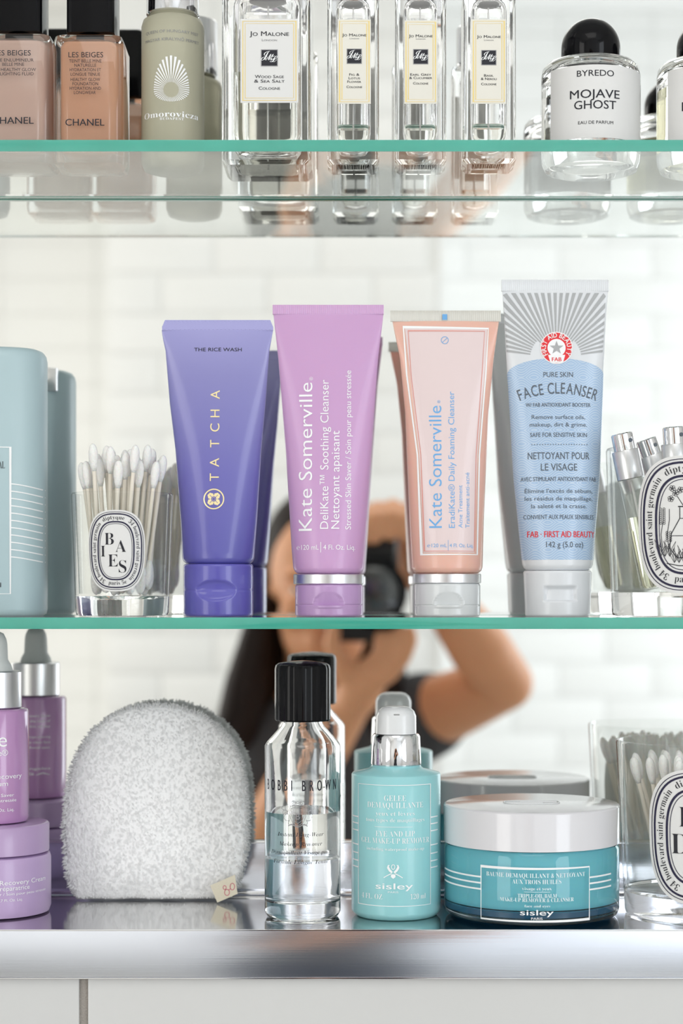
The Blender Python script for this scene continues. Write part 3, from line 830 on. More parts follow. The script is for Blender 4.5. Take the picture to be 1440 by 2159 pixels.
D.poly('greyray', [star[i] for i in range(1, 10, 2)][::-1], .0006)
pth = [(D.U(1173)+math.sin(2*PI*i/60)*25.7*D.sc, D.V(734)+math.cos(2*PI*i/60)*25.7*D.sc) for i in range(60)]
D.along('whiteink', 'FIRST AID BEAUTY', pth, 0.0, 9.5, .0006, serif=False, off=.01, gap=.12, fit=.70)
D.text('red', 'FAB', 1173, 762.5, 20, 8, .0006, off=.03)
G = 'greyink'
for body, py, w, h, off in (('PURE SKIN', 796, 62, 10.5, 0), ('W/ FAB ANTIOXIDANT BOOSTER', 859, 136, 8, .012), ('Remove surface oils,', 885, 112, 8.5, 0), ('makeup, dirt & grime.', 901, 120, 8.5, 0),
        ('SAFE FOR SENSITIVE SKIN', 923, 119, 9, .004), ('NETTOYANT POUR', 970, 129, 14.5, .006), ('LE VISAGE', 994, 76, 14.5, .006), ('AVEC STIMULANT ANTIOXYDANT FAB', 1016, 158, 8.5, .012),
        ("Élimine l'excès de sébum,", 1041, 142, 8.5, 0), ('les résidus de maquillage,', 1057, 142, 8.5, 0), ('la saleté et la crasse.', 1073, 116, 8.5, 0), ('CONVIENT AUX PEAUX SENSIBLES', 1096, 147, 9, .004), ('142 g (5.0 oz)', 1155, 78, 11.5, .004)):
    D.text(G, body, 1176 if py < 1100 else 1186, py, w, h, .0003, off=off)
D.text('red', 'FAB · FIRST AID BEAUTY', 1181, 1134, 142, 12.5, .0003, off=.022)
for k in range(22): D.disc(G, 1120+k*5.5, 939, 1.1, .0003, 8)
pr = 240
pth = [(D.U(1176)+math.sin(a)*pr*D.sc, D.V(824+pr)+math.cos(a)*pr*D.sc) for a in [-.5+i/60 for i in range(61)]]
pth2 = pth+[(pth[-1][0], pth[-1][1]-.02), (pth[0][0], pth[0][1]-.02)]
tot = sum(math.hypot(b[0]-a[0], b[1]-a[1]) for a, b in zip(pth2, pth2[1:]+pth2[:1])); arc = pr*D.sc*1.0
D.along(G, 'FACE CLEANSER', pth2, arc/2/tot, 23, .0003, serif=False, off=.003, gap=.13, fit=168*D.sc/tot)
D.build(r)

# ------------------------------------------------------------ oval paper labels on the candle glasses
def sup(a, b, n=64, p=2.7):
    q = []
    for i in range(n):
        t = PI/2-2*PI*i/n; c, s_ = math.cos(t), math.sin(t)
        q.append((a*math.copysign(abs(c)**(2/p), c), b*math.copysign(abs(s_)**(2/p), s_)))
    return q
def oval_label(r, surf, pxc, sc, vz, R, cx, cy, a, b, centre):
    k = a/65.5; D = Dec(surf, pxc, sc, vz, R, .002)
    u0, v0 = D.U(cx), D.V(cy)
    def P(d): return [(u0+x*sc, v0+y*sc) for x, y in sup(a-d*k, b-d*k)]
    # the paper itself: thin wrapped sheet made of nested ovals
    bm = bmesh.new()
    for e, fl in ((.00005, True), (.00022, False)):
        prev = None
        for t in (1, .97, .85, .7, .5, .3, .12):
            cur = [bm.verts.new(surf(u0+x*sc*t, v0+y*sc*t, e)) for x, y in sup(a, b)]
            if prev:
                for i in range(64):
                    f = (prev[i], prev[(i+1) % 64], cur[(i+1) % 64], cur[i]); bm.faces.new(f if fl else f[::-1])
            prev = cur
        bm.faces.new(prev if fl else prev[::-1])
    mesh_obj('oval_label', bm, 'paper', r, 30)
    D.uvline('purpleink', P(4.5), 1.0*k*sc, True, .0004); D.uvline('purpleink', P(8.8), 2.7*k*sc, True, .0004)
    D.uvline('purpleink', P(26), 3.0*k*sc, True, .0004); D.uvline('purpleink', P(30.2), .9*k*sc, True, .0004)
    mid = P(17.5); h = 8.6*k
    kw = dict(eps=.0004)
    D.along('ink', 'diptyque', mid, -.012, h, fit=.118, **kw)
    D.along('ink', '34 boulevard saint germain', mid, .247, h, fit=.345, **kw)
    D.along('ink', '34 boulevard saint germain', mid, .735, h, fit=.345, **kw)
    D.along('ink', 'paris 5e', mid[:], .490, h, fit=.10, flip=True, **kw)
    centre(D, k, u0, v0)
    D.build(r)
def candle_glass(name, pxc, y, Rt, Rb, H, zb, label, foot=.011):
    xc = wx(pxc, y); r = root(name, xc, y, zb, label, 'glass jar')
    w = .0022
    pr = [(Rb-.0022, 0), (Rb-.0004, .0006), (Rb, .0022)]
    n = 8
    bm = lathe([(Rb-.0022, 0), (Rb-.0005, .0006), (Rb, .0022), (Rb+(Rt-Rb)*foot/H, foot), (Rb*.9, foot+.0002), (Rb*.5, foot-.0012)], 72)
    mesh_obj('thick_base', bm, 'clear', r, 45)
    f2 = foot+.0003
    ro = lambda z: Rb+(Rt-Rb)*z/H
    bm = loft([ell(ro(f2), ro(f2), f2, 72), ell(ro(H-.001), ro(H-.001), H-.001, 72), ell(Rt-.0006, Rt-.0006, H, 72), ell(Rt-w+.0006, Rt-w+.0006, H, 72), ell(Rt-w, Rt-w, H-.001, 72), ell(ro(f2)-w, ro(f2)-w, f2+.001, 72)], None, False, False)
    mesh_obj('glass_wall', bm, 'thin', r, 50)
    R = (Rt+Rb)/2
    def surf(u, v, e):
        q = ro(v)+e; a = u/R; return (q*math.sin(a), -q*math.cos(a), v)
    df = y-R-CAMY
    return r, surf, VX+xc*F/df, df/F, vf(zb, df), R, xc
swab_n = 0
def swab_proto():
    global swab_n
    bm = lathe([(.00115, 0), (.00115, .062)], 8); me = None
    return bm
_sw = None
def swab(base, top, label, group):
    """a cotton swab from its lower tip at base, pointing at top"""
    global _sw
    base, top = Vector(base), Vector(top); d = (top-base).normalized()
    if _sw is None:
        r = root('cotton_swab', 0, 0, 0, label, 'cotton swab', group)
        st = mesh_obj('stick', lathe([(.00115, .006), (.00115, .067)], 8), 'stick', r, 60)
        prof = [(.0003, 0), (.0012, .0006), (.0020, .002), (.0025, .0045), (.0025, .008), (.0019, .012), (.0012, .0148)]
        t1 = mesh_obj('cotton_tip', lathe(prof, 12), 'cotton', r, 80)
        t2 = mesh_obj('cotton_tip', lathe([(a, .073-b) for a, b in prof[::-1]], 12), 'cotton', r, 80)
        _sw = (r, [st, t1, t2]); o = r
    else:
        o = _sw[0].copy(); C.objects.link(o); tag(o, label, None, group)
        for ch in _sw[1]:
            c = ch.copy(); c.parent = o; C.objects.link(c)
    o.location = base; o.rotation_mode = 'QUATERNION'; o.rotation_quaternion = Vector((0, 0, 1)).rotation_difference(d)
def swabs(xc, y, zb, rb, rt, hz, n, seed, label, group, drop=0, twist=.25, lean=(0, 0)):
    rnd = random.Random(seed); pts = []
    s = .0054
    for i in range(-8, 9):
        for j in range(-8, 9):
            x = s*(i+.5*j); yy = s*.866*j
            if math.hypot(x, yy) < rb: pts.append((x, yy))
    pts.sort(key=lambda p: rnd.random()); pts = pts[:n]
    for x, yy in pts:
        k = rt/rb; ca, sa = math.cos(twist), math.sin(twist)
        tx, ty = (x*ca-yy*sa)*k+rnd.uniform(-.0007, .0007)+lean[0], (x*sa+yy*ca)*k+rnd.uniform(-.0007, .0007)+lean[1]
        dz = rnd.uniform(0, .010) if drop == 0 else rnd.uniform(0, drop)
        L = math.sqrt(max(1e-6, .073**2-(tx-x)**2-(ty-yy)**2))
        swab((xc+x, y+yy, zb+hz+dz), (xc+tx, y+ty, zb+hz+dz+L), label, group)
def baies(D, k, u0, v0):
    for ch, dx, dy, h in (('B', -14, -13, 26), ('A', 11, 3, 26), ('I', -28, 13, 24), ('E', -6, 35, 27), ('S', 15, 48, 27)):
        v, f = glyphs(sb(ch), 1, -.012); x0 = min(p[0] for p in v); x1 = max(p[0] for p in v); q = h*k*D.sc/CAPS
        D.add('ink', [(u0+dx*k*D.sc+(p[0]-(x0+x1)/2)*q*.92, v0-dy*k*D.sc+p[1]*q) for p in v], f, .0004)
y = .050
r, surf, pxc, sc, vz, R, xc = candle_glass('small_candle_glass', 258, y, 107*mpp(y), 97*mpp(y), .0672, Z_MID, 'small clear candle glass with oval label, holding cotton swabs beside the violet tube')
oval_label(r, surf, pxc, sc, vz, R, 244, 1161, 63, 86, baies)
swabs(xc, y, Z_MID, .0150, .0235, .0112, 34, 5, 'white cotton swab standing upright in the small labelled glass left of the violet tube', 'cotton swabs in the small glass')

y = .048
r, surf, pxc, sc, vz, R, xc = candle_glass('vial_glass', 1449, y, 171*mpp(y), 158*mpp(y), .0915, Z_MID, 'large clear candle glass with a botanical oval label, holding metal-topped perfume vials', .013)
def botanic(D, k, u0, v0):
    q = k*D.sc
    def L(pts, w=.8, closed=False): D.uvline('ink', [(u0+x*q, v0+yy*q) for x, yy in pts], w*q, closed, .0004)
    # a flask with a stem, flowers, and fern-like blades
    L([(-9, 22), (-9, 8), (-20, -12), (-22, -30), (-12, -42), (8, -42), (18, -30), (16, -12), (5, 8), (5, 22)], 1.0, False); L([(-11, 23), (7, 23)], 1.4); L([(-20, -14), (16, -14)], .8); L([(-9, 8), (5, 8)], .8)
    L([(-2, 36), (-2, -4)], .9); L([(-2, 20), (-12, 36)], .8); L([(-2, 24), (10, 40)], .8)
    rnd = random.Random(2)
    for cx, cy in ((-14, 40), (-20, 33), (-8, 44), (12, 43), (18, 36), (4, 42), (-18, 46)):
        for p in range(5):
            a = 2*PI*p/5+cx; L([(cx+2.2*math.cos(a)+1.8*math.cos(t), cy+2.2*math.sin(a)+1.8*math.sin(t)) for t in [i*PI/4 for i in range(8)]], .55, True)
    for bx_, n in ((-31, 8), (-23, 5)):
        L([(bx_, -30), (bx_-2, -12), (bx_+1, 6), (bx_+1, 20)], .8)
        for i in range(n):
            for s_ in (-1, 1):
                x, yy = bx_+s_*2.2, 2+i*2.6-(0 if bx_ < -25 else 22); L([(x+1.5*math.cos(t), yy+1.5*math.sin(t)) for t in [i2*PI/3 for i2 in range(6)]], .55, True)
    for x0 in range(-34, 34, 6):
        for s_ in (-1, 0, 1):
            yb = -48 if abs(x0) < 22 else -40; hgt = 14+rnd.random()*8
            L([(x0, yb), (x0+s_*4-1.5, yb+hgt*.5), (x0+s_*8, yb+hgt), (x0+s_*4+1.5, yb+hgt*.5)], .55, True)
    L([(-26, -49), (-10, -52), (12, -52), (28, -49)], 1)
    L([(-2, -42), (-2, -52)], 3)
oval_label(r, surf, pxc, sc, vz, R, 1449, 1106, 109, 146, botanic)
def vial(x0, y0, ztip, pxt, pyt, ytop, label, cap=True):
    """perfume vial leaning in the glass: bottom point and the picture place of its top"""
    B = Vector((x0, y0, ztip)); T = Vector((wx(pxt, ytop), ytop, wz(pyt, ytop))); d = (T-B).normalized(); L = (T-B).length
    r = root('perfume_vial', 0, 0, 0, label, 'vial'); r.location = B; r.rotation_mode = 'QUATERNION'; r.rotation_quaternion = Vector((0, 0, 1)).rotation_difference(d)
    bm = lathe([(.0045, 0), (.0062, .0008), (.0066, .003), (.0066, L-.026), (.0055, L-.0235)], 32)
    mesh_obj('vial_glass_tube', bm, 'thin', r)
    mesh_obj('perfume', lathe([(.0042, .001), (.0058, .003), (.0058, (L-.03)*.72)], 28), mat('straw_perfume', (.90, .87, .70), .02, trans=.9, ior=1.33), r)
    mesh_obj('collar', lathe([(.0070, L-.0250), (.0074, L-.0246), (.0074, L-.0098), (.0070, L-.0092)], 36), 'satin', r)
    mesh_obj('spray_cap', lathe([(.0060, L-.0092), (.0060, L-.0006), (.0054, L)], 36), 'chrome', r)
    o = mesh_obj('spray_nozzle', lathe([(.0011, 0), (.0011, .0004)], 14), 'greyink', r); o.location = (.003, -.0052, L-.0045); o.rotation_euler = (PI/2, 0, .55)
    if cap: mesh_obj('dip_tube', lathe([(.0006, .002), (.0006, L-.026)], 8), mat('milky_tube', (.8, .8, .78), .4), r)
zg = Z_MID+.0150
vial(xc-.0205, y-.012, zg, 1311, 914, .034, 'silver-capped glass perfume vial nearest the blue and white tube, leaning left')
vial(xc+.0100, y+.022, zg, 1362, 926, .066, 'silver-capped perfume vial standing behind two others in the botanical glass')
vial(xc-.0035, y-.010, zg, 1420, 900, .034, 'tallest silver-capped perfume vial leaning right in the botanical glass')
vial(xc+.0200, y+.003, zg, 1492, 905, .052, 'silver-capped perfume vial at the right side of the botanical glass')

# pale blue lotion bottle at the left end
y = .066; s = mpp(y); xc = wx(-42, y); w = 140*s; dd = .024
r = root('pale_blue_bottle', xc, y, Z_MID, 'pale blue satin plastic bottle with white stripes, at the left end of the middle shelf', 'bottle')
H = wz(740, y)-Z_MID
pb = mat('pale_blue_satin_plastic', (.44, .575, .61), .38, spec=.5, var=.02)
bm = bmesh.new(); rings = []
for z, k in ((0, .0025), (.0012, .0006), (.004, 0), (H-.006, 0), (H-.003, .0006), (H-.001, .002), (H, .0045)):
    rings.append(ell(w-k, dd-k, z, 72, p=2.6))
mesh_obj('bottle_body', loft(rings), pb, r, 50)
mesh_obj('pump_nozzle', boxr(w*.60, w*.80, dd*.62, dd*.93, H-.014, H+.0004, .001), 'satin', r, 30)
def surf(u, v, e):
    q = max(-.999, min(.999, u/w)); yy = -(dd)*(1-abs(q)**2.6)**(1/2.6); return (u, yy-e, v)
df = y-dd*.9-CAMY; D = Dec(surf, VX+xc*F/df, df/F, vf(Z_MID, df))
D.frame('whiteink', -112, 943, 22, 1252, 2.6)
for k in range(11): D.line('whiteink', [(22+i*6.1, 1020+k*15.4+(i*.9)**1.4*.5) for i in range(11)], 2.4)
D.text('ink', sb('LOTION TONIQUE FLORAL'), -52, 988, 126, 15, serif=True, off=-.015); D.text('ink', sb('250 ml'), -18, 1238, 44, 10, serif=True, off=-.015)
D.build(r)

# ------------------------------------------------------------ lowest row, on the steel ledge
ZT = Z_TRAY+.00015
y = .054; s = mpp(y); xc = wx(-11, y)
r = root('cream_jar', xc, y, ZT, 'round lilac cream jar on the steel ledge, under the lilac serum bottle', 'jar')
Rj = .0306; hb = .0330
mesh_obj('jar_body', lathe([(Rj-.004, 0), (Rj-.001, .0008), (Rj, .0035), (Rj, hb-.003), (Rj-.0008, hb-.0008), (Rj-.003, hb)], 72), mat('lilac_jar_plastic', (.50, .36, .60), .3, coat=.25), r, 50)
LH = .0493
mesh_obj('jar_lid', lathe([(Rj-.0018, hb+.0004), (Rj-.0010, hb+.0008), (Rj-.0010, LH-.0012), (Rj-.0018, LH-.0003), (Rj-.003, LH)], 72), mat('lilac_lid_plastic', (.47, .33, .55), .28, coat=.25), r, 50)
df = y-Rj-CAMY; D = Dec(cyl_surf(Rj), VX+xc*F/df, df/F, vf(ZT, df), Rj)
D.text('whiteink', 'DeliKate™ Recovery Cream', 14, 1868, 152, 9.5); D.text('whiteink', 'Crème réparatrice', 8, 1880, 100, 9.5)
D.text('whiteink', 'Stressed Skin Saver / Soin pour peau stressée', 16, 1890, 150, 5.5); D.text('whiteink', '℮50 mL | 1.7 Fl. Oz. Liq.', 2, 1903, 84, 5.5)
D.build(r)
zs = ZT+LH+.0001
r = root('serum_dropper_bottle', xc, y, zs, 'lilac serum bottle with a silver collar and pale rubber dropper, standing on the cream jar', 'bottle')
Rs = 71*s; hb = wz(1493, y)-zs; hc = wz(1414, y)-zs; ht = wz(1331, y)-zs
mesh_obj('bottle_body', lathe([(Rs-.003, 0), (Rs-.0008, .0008), (Rs, .003), (Rs, hb-.0018), (Rs-.0008, hb-.0004), (Rs-.003, hb)], 64), mat('lilac_glossy_glass', (.48, .26, .50), .18, coat=.6), r, 50)
mesh_obj('dropper_collar', lathe([(.0139, hb+.0002), (.0146, hb+.0008), (.0146, hc-.0006), (.0139, hc)], 64), mat('matte_silver', (.66, .66, .68), .33, 1), r, 40)
mesh_obj('dropper_bulb', lathe([(.0098, hc), (.0090, hc+.003), (.0072, hc+.006), (.0068, hc+.015), (.0062, ht-.004), (.0048, ht-.0012), (.002, ht)], 48), mat('pale_rubber', (.66, .69, .68), .5), r, 60)
df = y-Rs-CAMY; D = Dec(cyl_surf(Rs), VX+xc*F/df, df/F, vf(zs, df), Rs)
D.text('whiteink', 'Kate', -27, 1575, 78, 30, off=-.004); D.text('whiteink', 'Somerville®', -27, 1594, 82, 12)
for body, py, w in (('DeliKate™ Recovery', 1643, 128), ('Serum', 1658, 44)): D.text('whiteink', body, -27 if w > 60 else -7, py, w, 10)
for body, py, w in (('Stressed Skin Saver', 1681, 96), ('Soin pour peau stressée', 1692, 104), ('℮30 mL | 1 Fl. Oz. Liq.', 1712, 96)): D.text('whiteink', body, -22, py, w, 6.5)
# small print on the back, which the mirror shows
Db = Dec(lambda u, v, e: ((Rs+e)*math.sin(PI-u/Rs), -(Rs+e)*math.cos(PI-u/Rs), v), 0, 1, lambda q: q, None)
for k, L in enumerate(('DeliKate Recovery Serum', 'helps calm the look of', 'stressed skin all day', '', 'Apply two drops morning', 'and night to clean face', 'and neck. Avoid eyes.', '', '', '', 'Los Angeles', 'USA')):
    Db.sc = .000255; Db.text('whiteink', L, -.004, hb-.012-k*.0032, 96, 6)
D.build(r)
Db.build(r)

# white terry mitt leaning on the mirror
yb = .0905; r = root('terry_face_mitt', wx(325, yb), yb, ZT, 'fluffy white arch-shaped terry mitt with a small cream tag, leaning against the mirror', 'cloth mitt')
xr = wx(325, yb); sm = mpp(.096)
out = [(163, 1898), (150, 1880), (141, 1850), (136, 1800), (134, 1740), (137, 1680), (146, 1630), (162, 1588), (190, 1545), (228, 1513), (272, 1495), (326, 1489), (376, 1493), (420, 1508), (460, 1535), (490, 1572), (510, 1615), (519, 1665), (522, 1720), (521, 1780), (514, 1830), (503, 1866), (491, 1888)]
lean = .075
def mp(px, py, t):   # front/back point of the mitt at picture place, t = signed half thickness
    x = (px-325)*sm; z = (1899-py)*sm
    return Vector((x, z*lean+t, max(z, .0006)))
pc = (326, 1720); bot = [(163+(491-163)*i/12, 1899-(3 if i % 3 else 0)) for i in range(1, 12)][::-1]
ol = out+bot; NR = 26
from mathutils import noise
def inside_pts(side):
    g = []
    for j in range(NR+1):
        t = j/NR; row = []
        for (px, py) in ol:
            x = pc[0]+(px-pc[0])*t; yy = pc[1]+(py-pc[1])*t
            th = .0088*math.sqrt(max(0, 1-t**4))+.0002
            th *= 1-.25*max(0, (yy-1800)/100)
            v = mp(x, yy, side*th)
            v += Vector((0, side*.0012*noise.noise(v*55), 0))
            row.append(v)
        g.append(row)
    return g
bm = bmesh.new(); A = inside_pts(-1); B = inside_pts(1); n = len(ol)
rows = [[bm.verts.new(p) for p in row] for row in A[1:]]+[[bm.verts.new(p) for p in row] for row in B[-2:0:-1]]
c0 = bm.verts.new(A[0][0]); c1 = bm.verts.new(B[0][0])
for i in range(n):
    bm.faces.new((c0, rows[0][(i+1) % n], rows[0][i])); bm.faces.new((c1, rows[-1][i], rows[-1][(i+1) % n]))
    for a, b in zip(rows, rows[1:]): bm.faces.new((a[i], a[(i+1) % n], b[(i+1) % n], b[i]))
bmesh.ops.recalc_face_normals(bm, faces=bm.faces[:])
def terry_mat():
    m = bpy.data.materials.new('white_terry_cloth'); n, l = nodes(m); n.clear()
    o = n.new('ShaderNodeOutputMaterial'); mx = n.new('ShaderNodeMixShader'); d = n.new('ShaderNodeBsdfDiffuse'); t = n.new('ShaderNodeBsdfTranslucent')
    d.inputs[0].default_value = (.97, .97, .97, 1); t.inputs[0].default_value = (.98, .98, .98, 1); mx.inputs[0].default_value = .45
    l.new(d.outputs[0], mx.inputs[1]); l.new(t.outputs[0], mx.inputs[2]); l.new(mx.outputs[0], o.inputs[0]); return m
terry = terry_mat()
pil = []
rnd = random.Random(11)
fa = [(f.calc_area(), f) for f in bm.faces]; tot = sum(a for a, f in fa)
NP = 23000
for a, f in fa:
    k = a/tot*NP; k = int(k)+(1 if rnd.random() < k-int(k) else 0)
    vs = [v.co for v in f.verts]
    for _ in range(k):
        if len(vs) == 4 and rnd.random() < .5: t3 = (vs[0], vs[2], vs[3])
        else: t3 = (vs[0], vs[1], vs[2])
        u, v = rnd.random(), rnd.random()
        if u+v > 1: u, v = 1-u, 1-v
        pil.append((t3[0]+(t3[1]-t3[0])*u+(t3[2]-t3[0])*v, f.normal.copy()))
mesh_obj('mitt_body', bm, mat('white_mitt_backing', (.94, .94, .94), .95, spec=.1, bump=.55, bscale=420), r, 80)
V = []; Fc = []
for p, nn in pil:
    if p.z < .002: continue
    d = (nn+Vector((rnd.uniform(-.4, .4), rnd.uniform(-.3, .3), rnd.uniform(-.5, .3)))).normalized()
    L = rnd.uniform(.0007, .0014) if abs(nn.y) > .8 else rnd.uniform(.0014, .0030); w = rnd.uniform(.00030, .0005)
    a = d.orthogonal().normalized()*w; b = d.cross(a).normalized()*w; k = len(V)
    if abs(nn.y) > .6:      # the nap on the flat faces lies down
        t = (abs(nn.y)-.6)/.4
        d = (nn*(1-.72*t)+Vector((rnd.uniform(-.7, .7), 0, -.85+rnd.uniform(-.5, .5)))*t+d*.3*(1-t)).normalized()
        if rnd.random() < .55*t: continue
        L = rnd.uniform(.0010, .0019); w *= 1.1
    if p.z < .007: L *= .4
    a = d.orthogonal().normalized()*w; b = d.cross(a).normalized()*w
    mid = p+d*L*.6+Vector((rnd.uniform(-1, 1), 0, rnd.uniform(-1, 1)))*.0002
    V += [p+a, p-a*.5+b*.87, p-a*.5-b*.87, mid+a*.9, mid-a*.45+b*.78, mid-a*.45-b*.78, p+d*L+Vector((0, 0, -.0003))]
    Fc += [(k, k+1, k+4, k+3), (k+1, k+2, k+5, k+4), (k+2, k, k+3, k+5), (k+3, k+4, k+6), (k+4, k+5, k+6), (k+5, k+3, k+6)]
tag(mesh_obj('pile', (V, [], Fc), terry, r, 80), kind='stuff')
# folded cream tag sewn on the lower corner
bm = bmesh.new()
tq = [(446, 1862), (497, 1840), (503, 1879), (461, 1904)]
P0 = [mp(x, min(yy, 1903), -.0112) for x, yy in tq]; P1 = [p+Vector((0, .0005, 0)) for p in P0]
fl = [bm.verts.new(p) for p in P0]; bl = [bm.verts.new(p) for p in P1]
for v_ in (fl[3], bl[3]): v_.co.z = .0006
bm.faces.new(fl[::-1]); bm.faces.new(bl)
for i in range(4): bm.faces.new((fl[i], fl[(i+1) % 4], bl[(i+1) % 4], bl[i]))
bmesh.ops.recalc_face_normals(bm, faces=bm.faces[:])
tg = mesh_obj('cloth_tag', bm, mat('cream_cotton_tag', (.83, .77, .62), .85, bump=.4, bscale=2500), r, 0)
D = Dec(lambda u, v, e: tuple(mp(325+u, 1899-v, -.0113-e)), 0, 1, lambda q: q, None, None)
D.U = lambda px: px-325; D.V = lambda py: 1899-py; D.sc = 1
logo = mat('crimson_thread', (.62, .06, .16), .6)
for cx, cy, rx, ry in ((476, 1866, 3.2, 4), (481, 1876, 5, 6.3), (492, 1864, 4.6, 6.8)): D.circle(logo, cx, cy, rx, 1.1, .0001, 24, ry)
D.line(logo, [(484, 1871.5), (489, 1868)], 1.1, eps=.0001)
D.build(r)

# clear two-phase makeup remover bottle
y = .0405; s = mpp(y); xc = wx(638, y)
r = root('makeup_remover_bottle', xc, y, ZT, 'clear round bottle half full of clear liquid with a black ribbed cap', 'bottle')
R = 80*s; hs = wz(1566, y)-ZT; hn = wz(1523, y)-ZT; hcap = wz(1519, y)-ZT; ht = wz(1396, y)-ZT
w = .0021; fb = .0085
def lr(pr): return [ell(a, a, h, 72) for a, h in pr]
h1 = wz(1806, y)-ZT; h2 = wz(1709, y)-ZT
vessel(r, lr([(R*.6, .0012), (R*.82, 0), (R-.0012, .0008), (R, .003), (R, hs-.0015), (R-.0012, hs+.0006), (.0118, hn-.002), (.0108, hn), (.0108, hn+.004)]),
       lr([(R*.4, fb+.0004), (R*.74, fb+.0006), (R-w-.0014, fb+.0014), (R-w, fb+.0040), (R-w, hs-.002), (R-w-.0012, hs), (.0118-w*.8, hn-.0026), (.0108-w*.8, hn), (.0108-w*.8, hn+.004)]),
       [(h1, 'lower_liquid', mat('remover_wall', (.99, 1, 1), 0, trans=1, ior=1.10), mat('phase_boundary', (.98, 1, 1), 0, trans=1, ior=1.06)),
        (h2, 'upper_liquid', mat('oil_wall', (.985, 1, 1), 0, trans=1, ior=1.07), mat('oil_surface', (1, 1, 1), 0, trans=1, ior=1.38))], 'clear', 50, True)
cr = 59*s; n = 120; rings = []
for z, k in ((hcap, .0006), (hcap+.0008, 0), (ht-.0035, 0), (ht-.0015, .0006), (ht-.0004, .0022)):
    rings.append([((cr-k-(.00022 if (i//3) % 2 else 0))*math.cos(2*PI*i/n), (cr-k-(.00022 if (i//3) % 2 else 0))*math.sin(2*PI*i/n), z) for i in range(n)])
rings.append(ell(.006, .006, ht+.0006, n)); rings.append(ell(.0008, .0008, ht+.0010, n))
mesh_obj('ribbed_cap', loft(rings), 'black', r, 35)
df = y-R-CAMY; D = Dec(cyl_surf(R), VX+xc*F/df, df/F, vf(ZT, df), R)
D.text('ink', 'BOBBI BROWN', 634, 1668, 143, 22, .0003, space=2.1, off=.03)
for body, by, w_ in (('Instant Long-Wear', 1764, 96), ('Makeup Remover', 1784, 90), ('Démaquillant Visage pour', 1802, 124), ('Formule Longue Tenue', 1822, 114)):
    D.text('ink', si(body), 633, by, w_, 8.5, .0003, serif=True, off=-.012)
D.text('silverink', 'B', 628, 1728, 9, 13, .0003)
def sh(t, k): return [(628+k*x, 1716+k*yy) for x, yy in t]
shield = [(-13, -12), (-6, -14), (0, -12), (6, -14), (13, -12), (13, 4), (9, 14), (0, 20), (-9, 14), (-13, 4)]
D.line('silverink', sh(shield, 1), 1, True, .0003); D.line('silverink', sh(shield, 1.28), .9, True, .0003)
for sx in (-1, 1):
    for (cx, cy, rr, a0, a1) in ((20, -12, 7, -2.5, 1.6), (27, -2, 5, -3.6, 1.2), (22, 8, 7, -1.8, 2.4), (15, 19, 5, -1, 3), (9, -22, 5, -3.4, .6), (30, -12, 4, -2, 2)):
        D.line('silverink', [(628+sx*(cx+rr*math.cos(a0+(a1-a0)*i/9)), 1716+cy+rr*math.sin(a0+(a1-a0)*i/9)) for i in range(10)], 1.1, eps=.0003)
for px in (-8, -4, 0, 4, 8): D.circle('silverink', 628+px, 1692-abs(px)*-.3, 2.2, .9, .0003, 10)
D.line('silverink', [(616, 1698), (640, 1698)], 1.5, eps=.0003)
D.line('silverink', [(608, 1742), (614, 1738), (628, 1744), (642, 1738), (648, 1742)], 2, eps=.0003)
D.build(r)

# turquoise pump bottle
y = .046; s = mpp(y); xc = wx(835, y)
r = root('pump_bottle', xc, y, ZT, 'pale turquoise round pump bottle with a chrome collar and white pump head', 'bottle')
R = 94*s; hs = wz(1628, y)-ZT
turq = mat('pale_turquoise_plastic', (.31, .64, .67), .32, coat=.25, sub=.08)
mesh_obj('bottle_body', lathe([(R-.0032, 0), (R-.0022, .0004), (R-.0002, .0026), (R, .0036), (R, hs-.0008), (R-.0006, hs), (.0150, hs+.0022), (.0136, hs+.0034), (.0136, hs+.0042)], 72), turq, r, 40)
hc0 = hs+.0042; hc1 = wz(1547, y)-ZT; cr = 53*s
mesh_obj('pump_collar', lathe([(cr-.0002, hc0), (cr+.0001, hc0+.0008), (cr-.0006, hc1-.0012), (cr-.0014, hc1), (cr-.0030, hc1+.0002)], 72), 'chrome', r, 40)
hp = wz(1488, y)-ZT; pw_ = 43*s; ph = wz(1547, y)-ZT
rings = [ell(pw_, pw_, ph+.0003, 48, p=2.3), ell(pw_-.0001, pw_, hp-.0055, 48, p=2.3), ell(pw_-.0012, pw_-.0008, hp-.0028, 48, p=2.3), ell(pw_-.0034, pw_-.003, hp-.0009, 48, p=2.3), ell(pw_-.006, pw_-.0055, hp-.0002, 48, p=2.3), ell(.001, .001, hp, 48)]
mesh_obj('pump_head', loft(rings), 'whitepl', r, 60)
o = mesh_obj('pump_outlet', box((.0002, -pw_+.0007, hp-.0042), (.0032, .0012, .0008), .0003), mat('shadow_grey', (.35, .35, .35), .5), r, 0)
df = y-R-CAMY; D = Dec(cyl_surf(R), VX+xc*F/df, df/F, vf(ZT, df), R)
D.frame('whiteink', 756, 1656, 908, 1911, 1.6, .0002)
for py in (1727, 1741, 1756, 1786, 1804, 1820, 1834):
    D.line('whiteink', [(744+i*1.2, py) for i in range(11)], 2.6); D.line('whiteink', [(908+i*1.6, py) for i in range(11)], 2.6)
for body, by, w_, h in (('GELEE', 1689, 46, 12), ('DEMAQUILLANTE', 1704, 117, 12), ('yeux et lèvres', 1720, 82, 9), ('tous types de maquillages', 1733.5, 122, 8), ('EYE AND LIP', 1764, 82, 11.5), ('GEL MAKE-UP REMOVER', 1779, 142, 11.5), ('including waterproof make-up', 1794, 120, 6.5)):
    D.text('whiteink', sb(body), 833, by, w_, h, serif=True, off=-.014)
D.line('whiteink', [(790, 1744), (870, 1744)], .8)
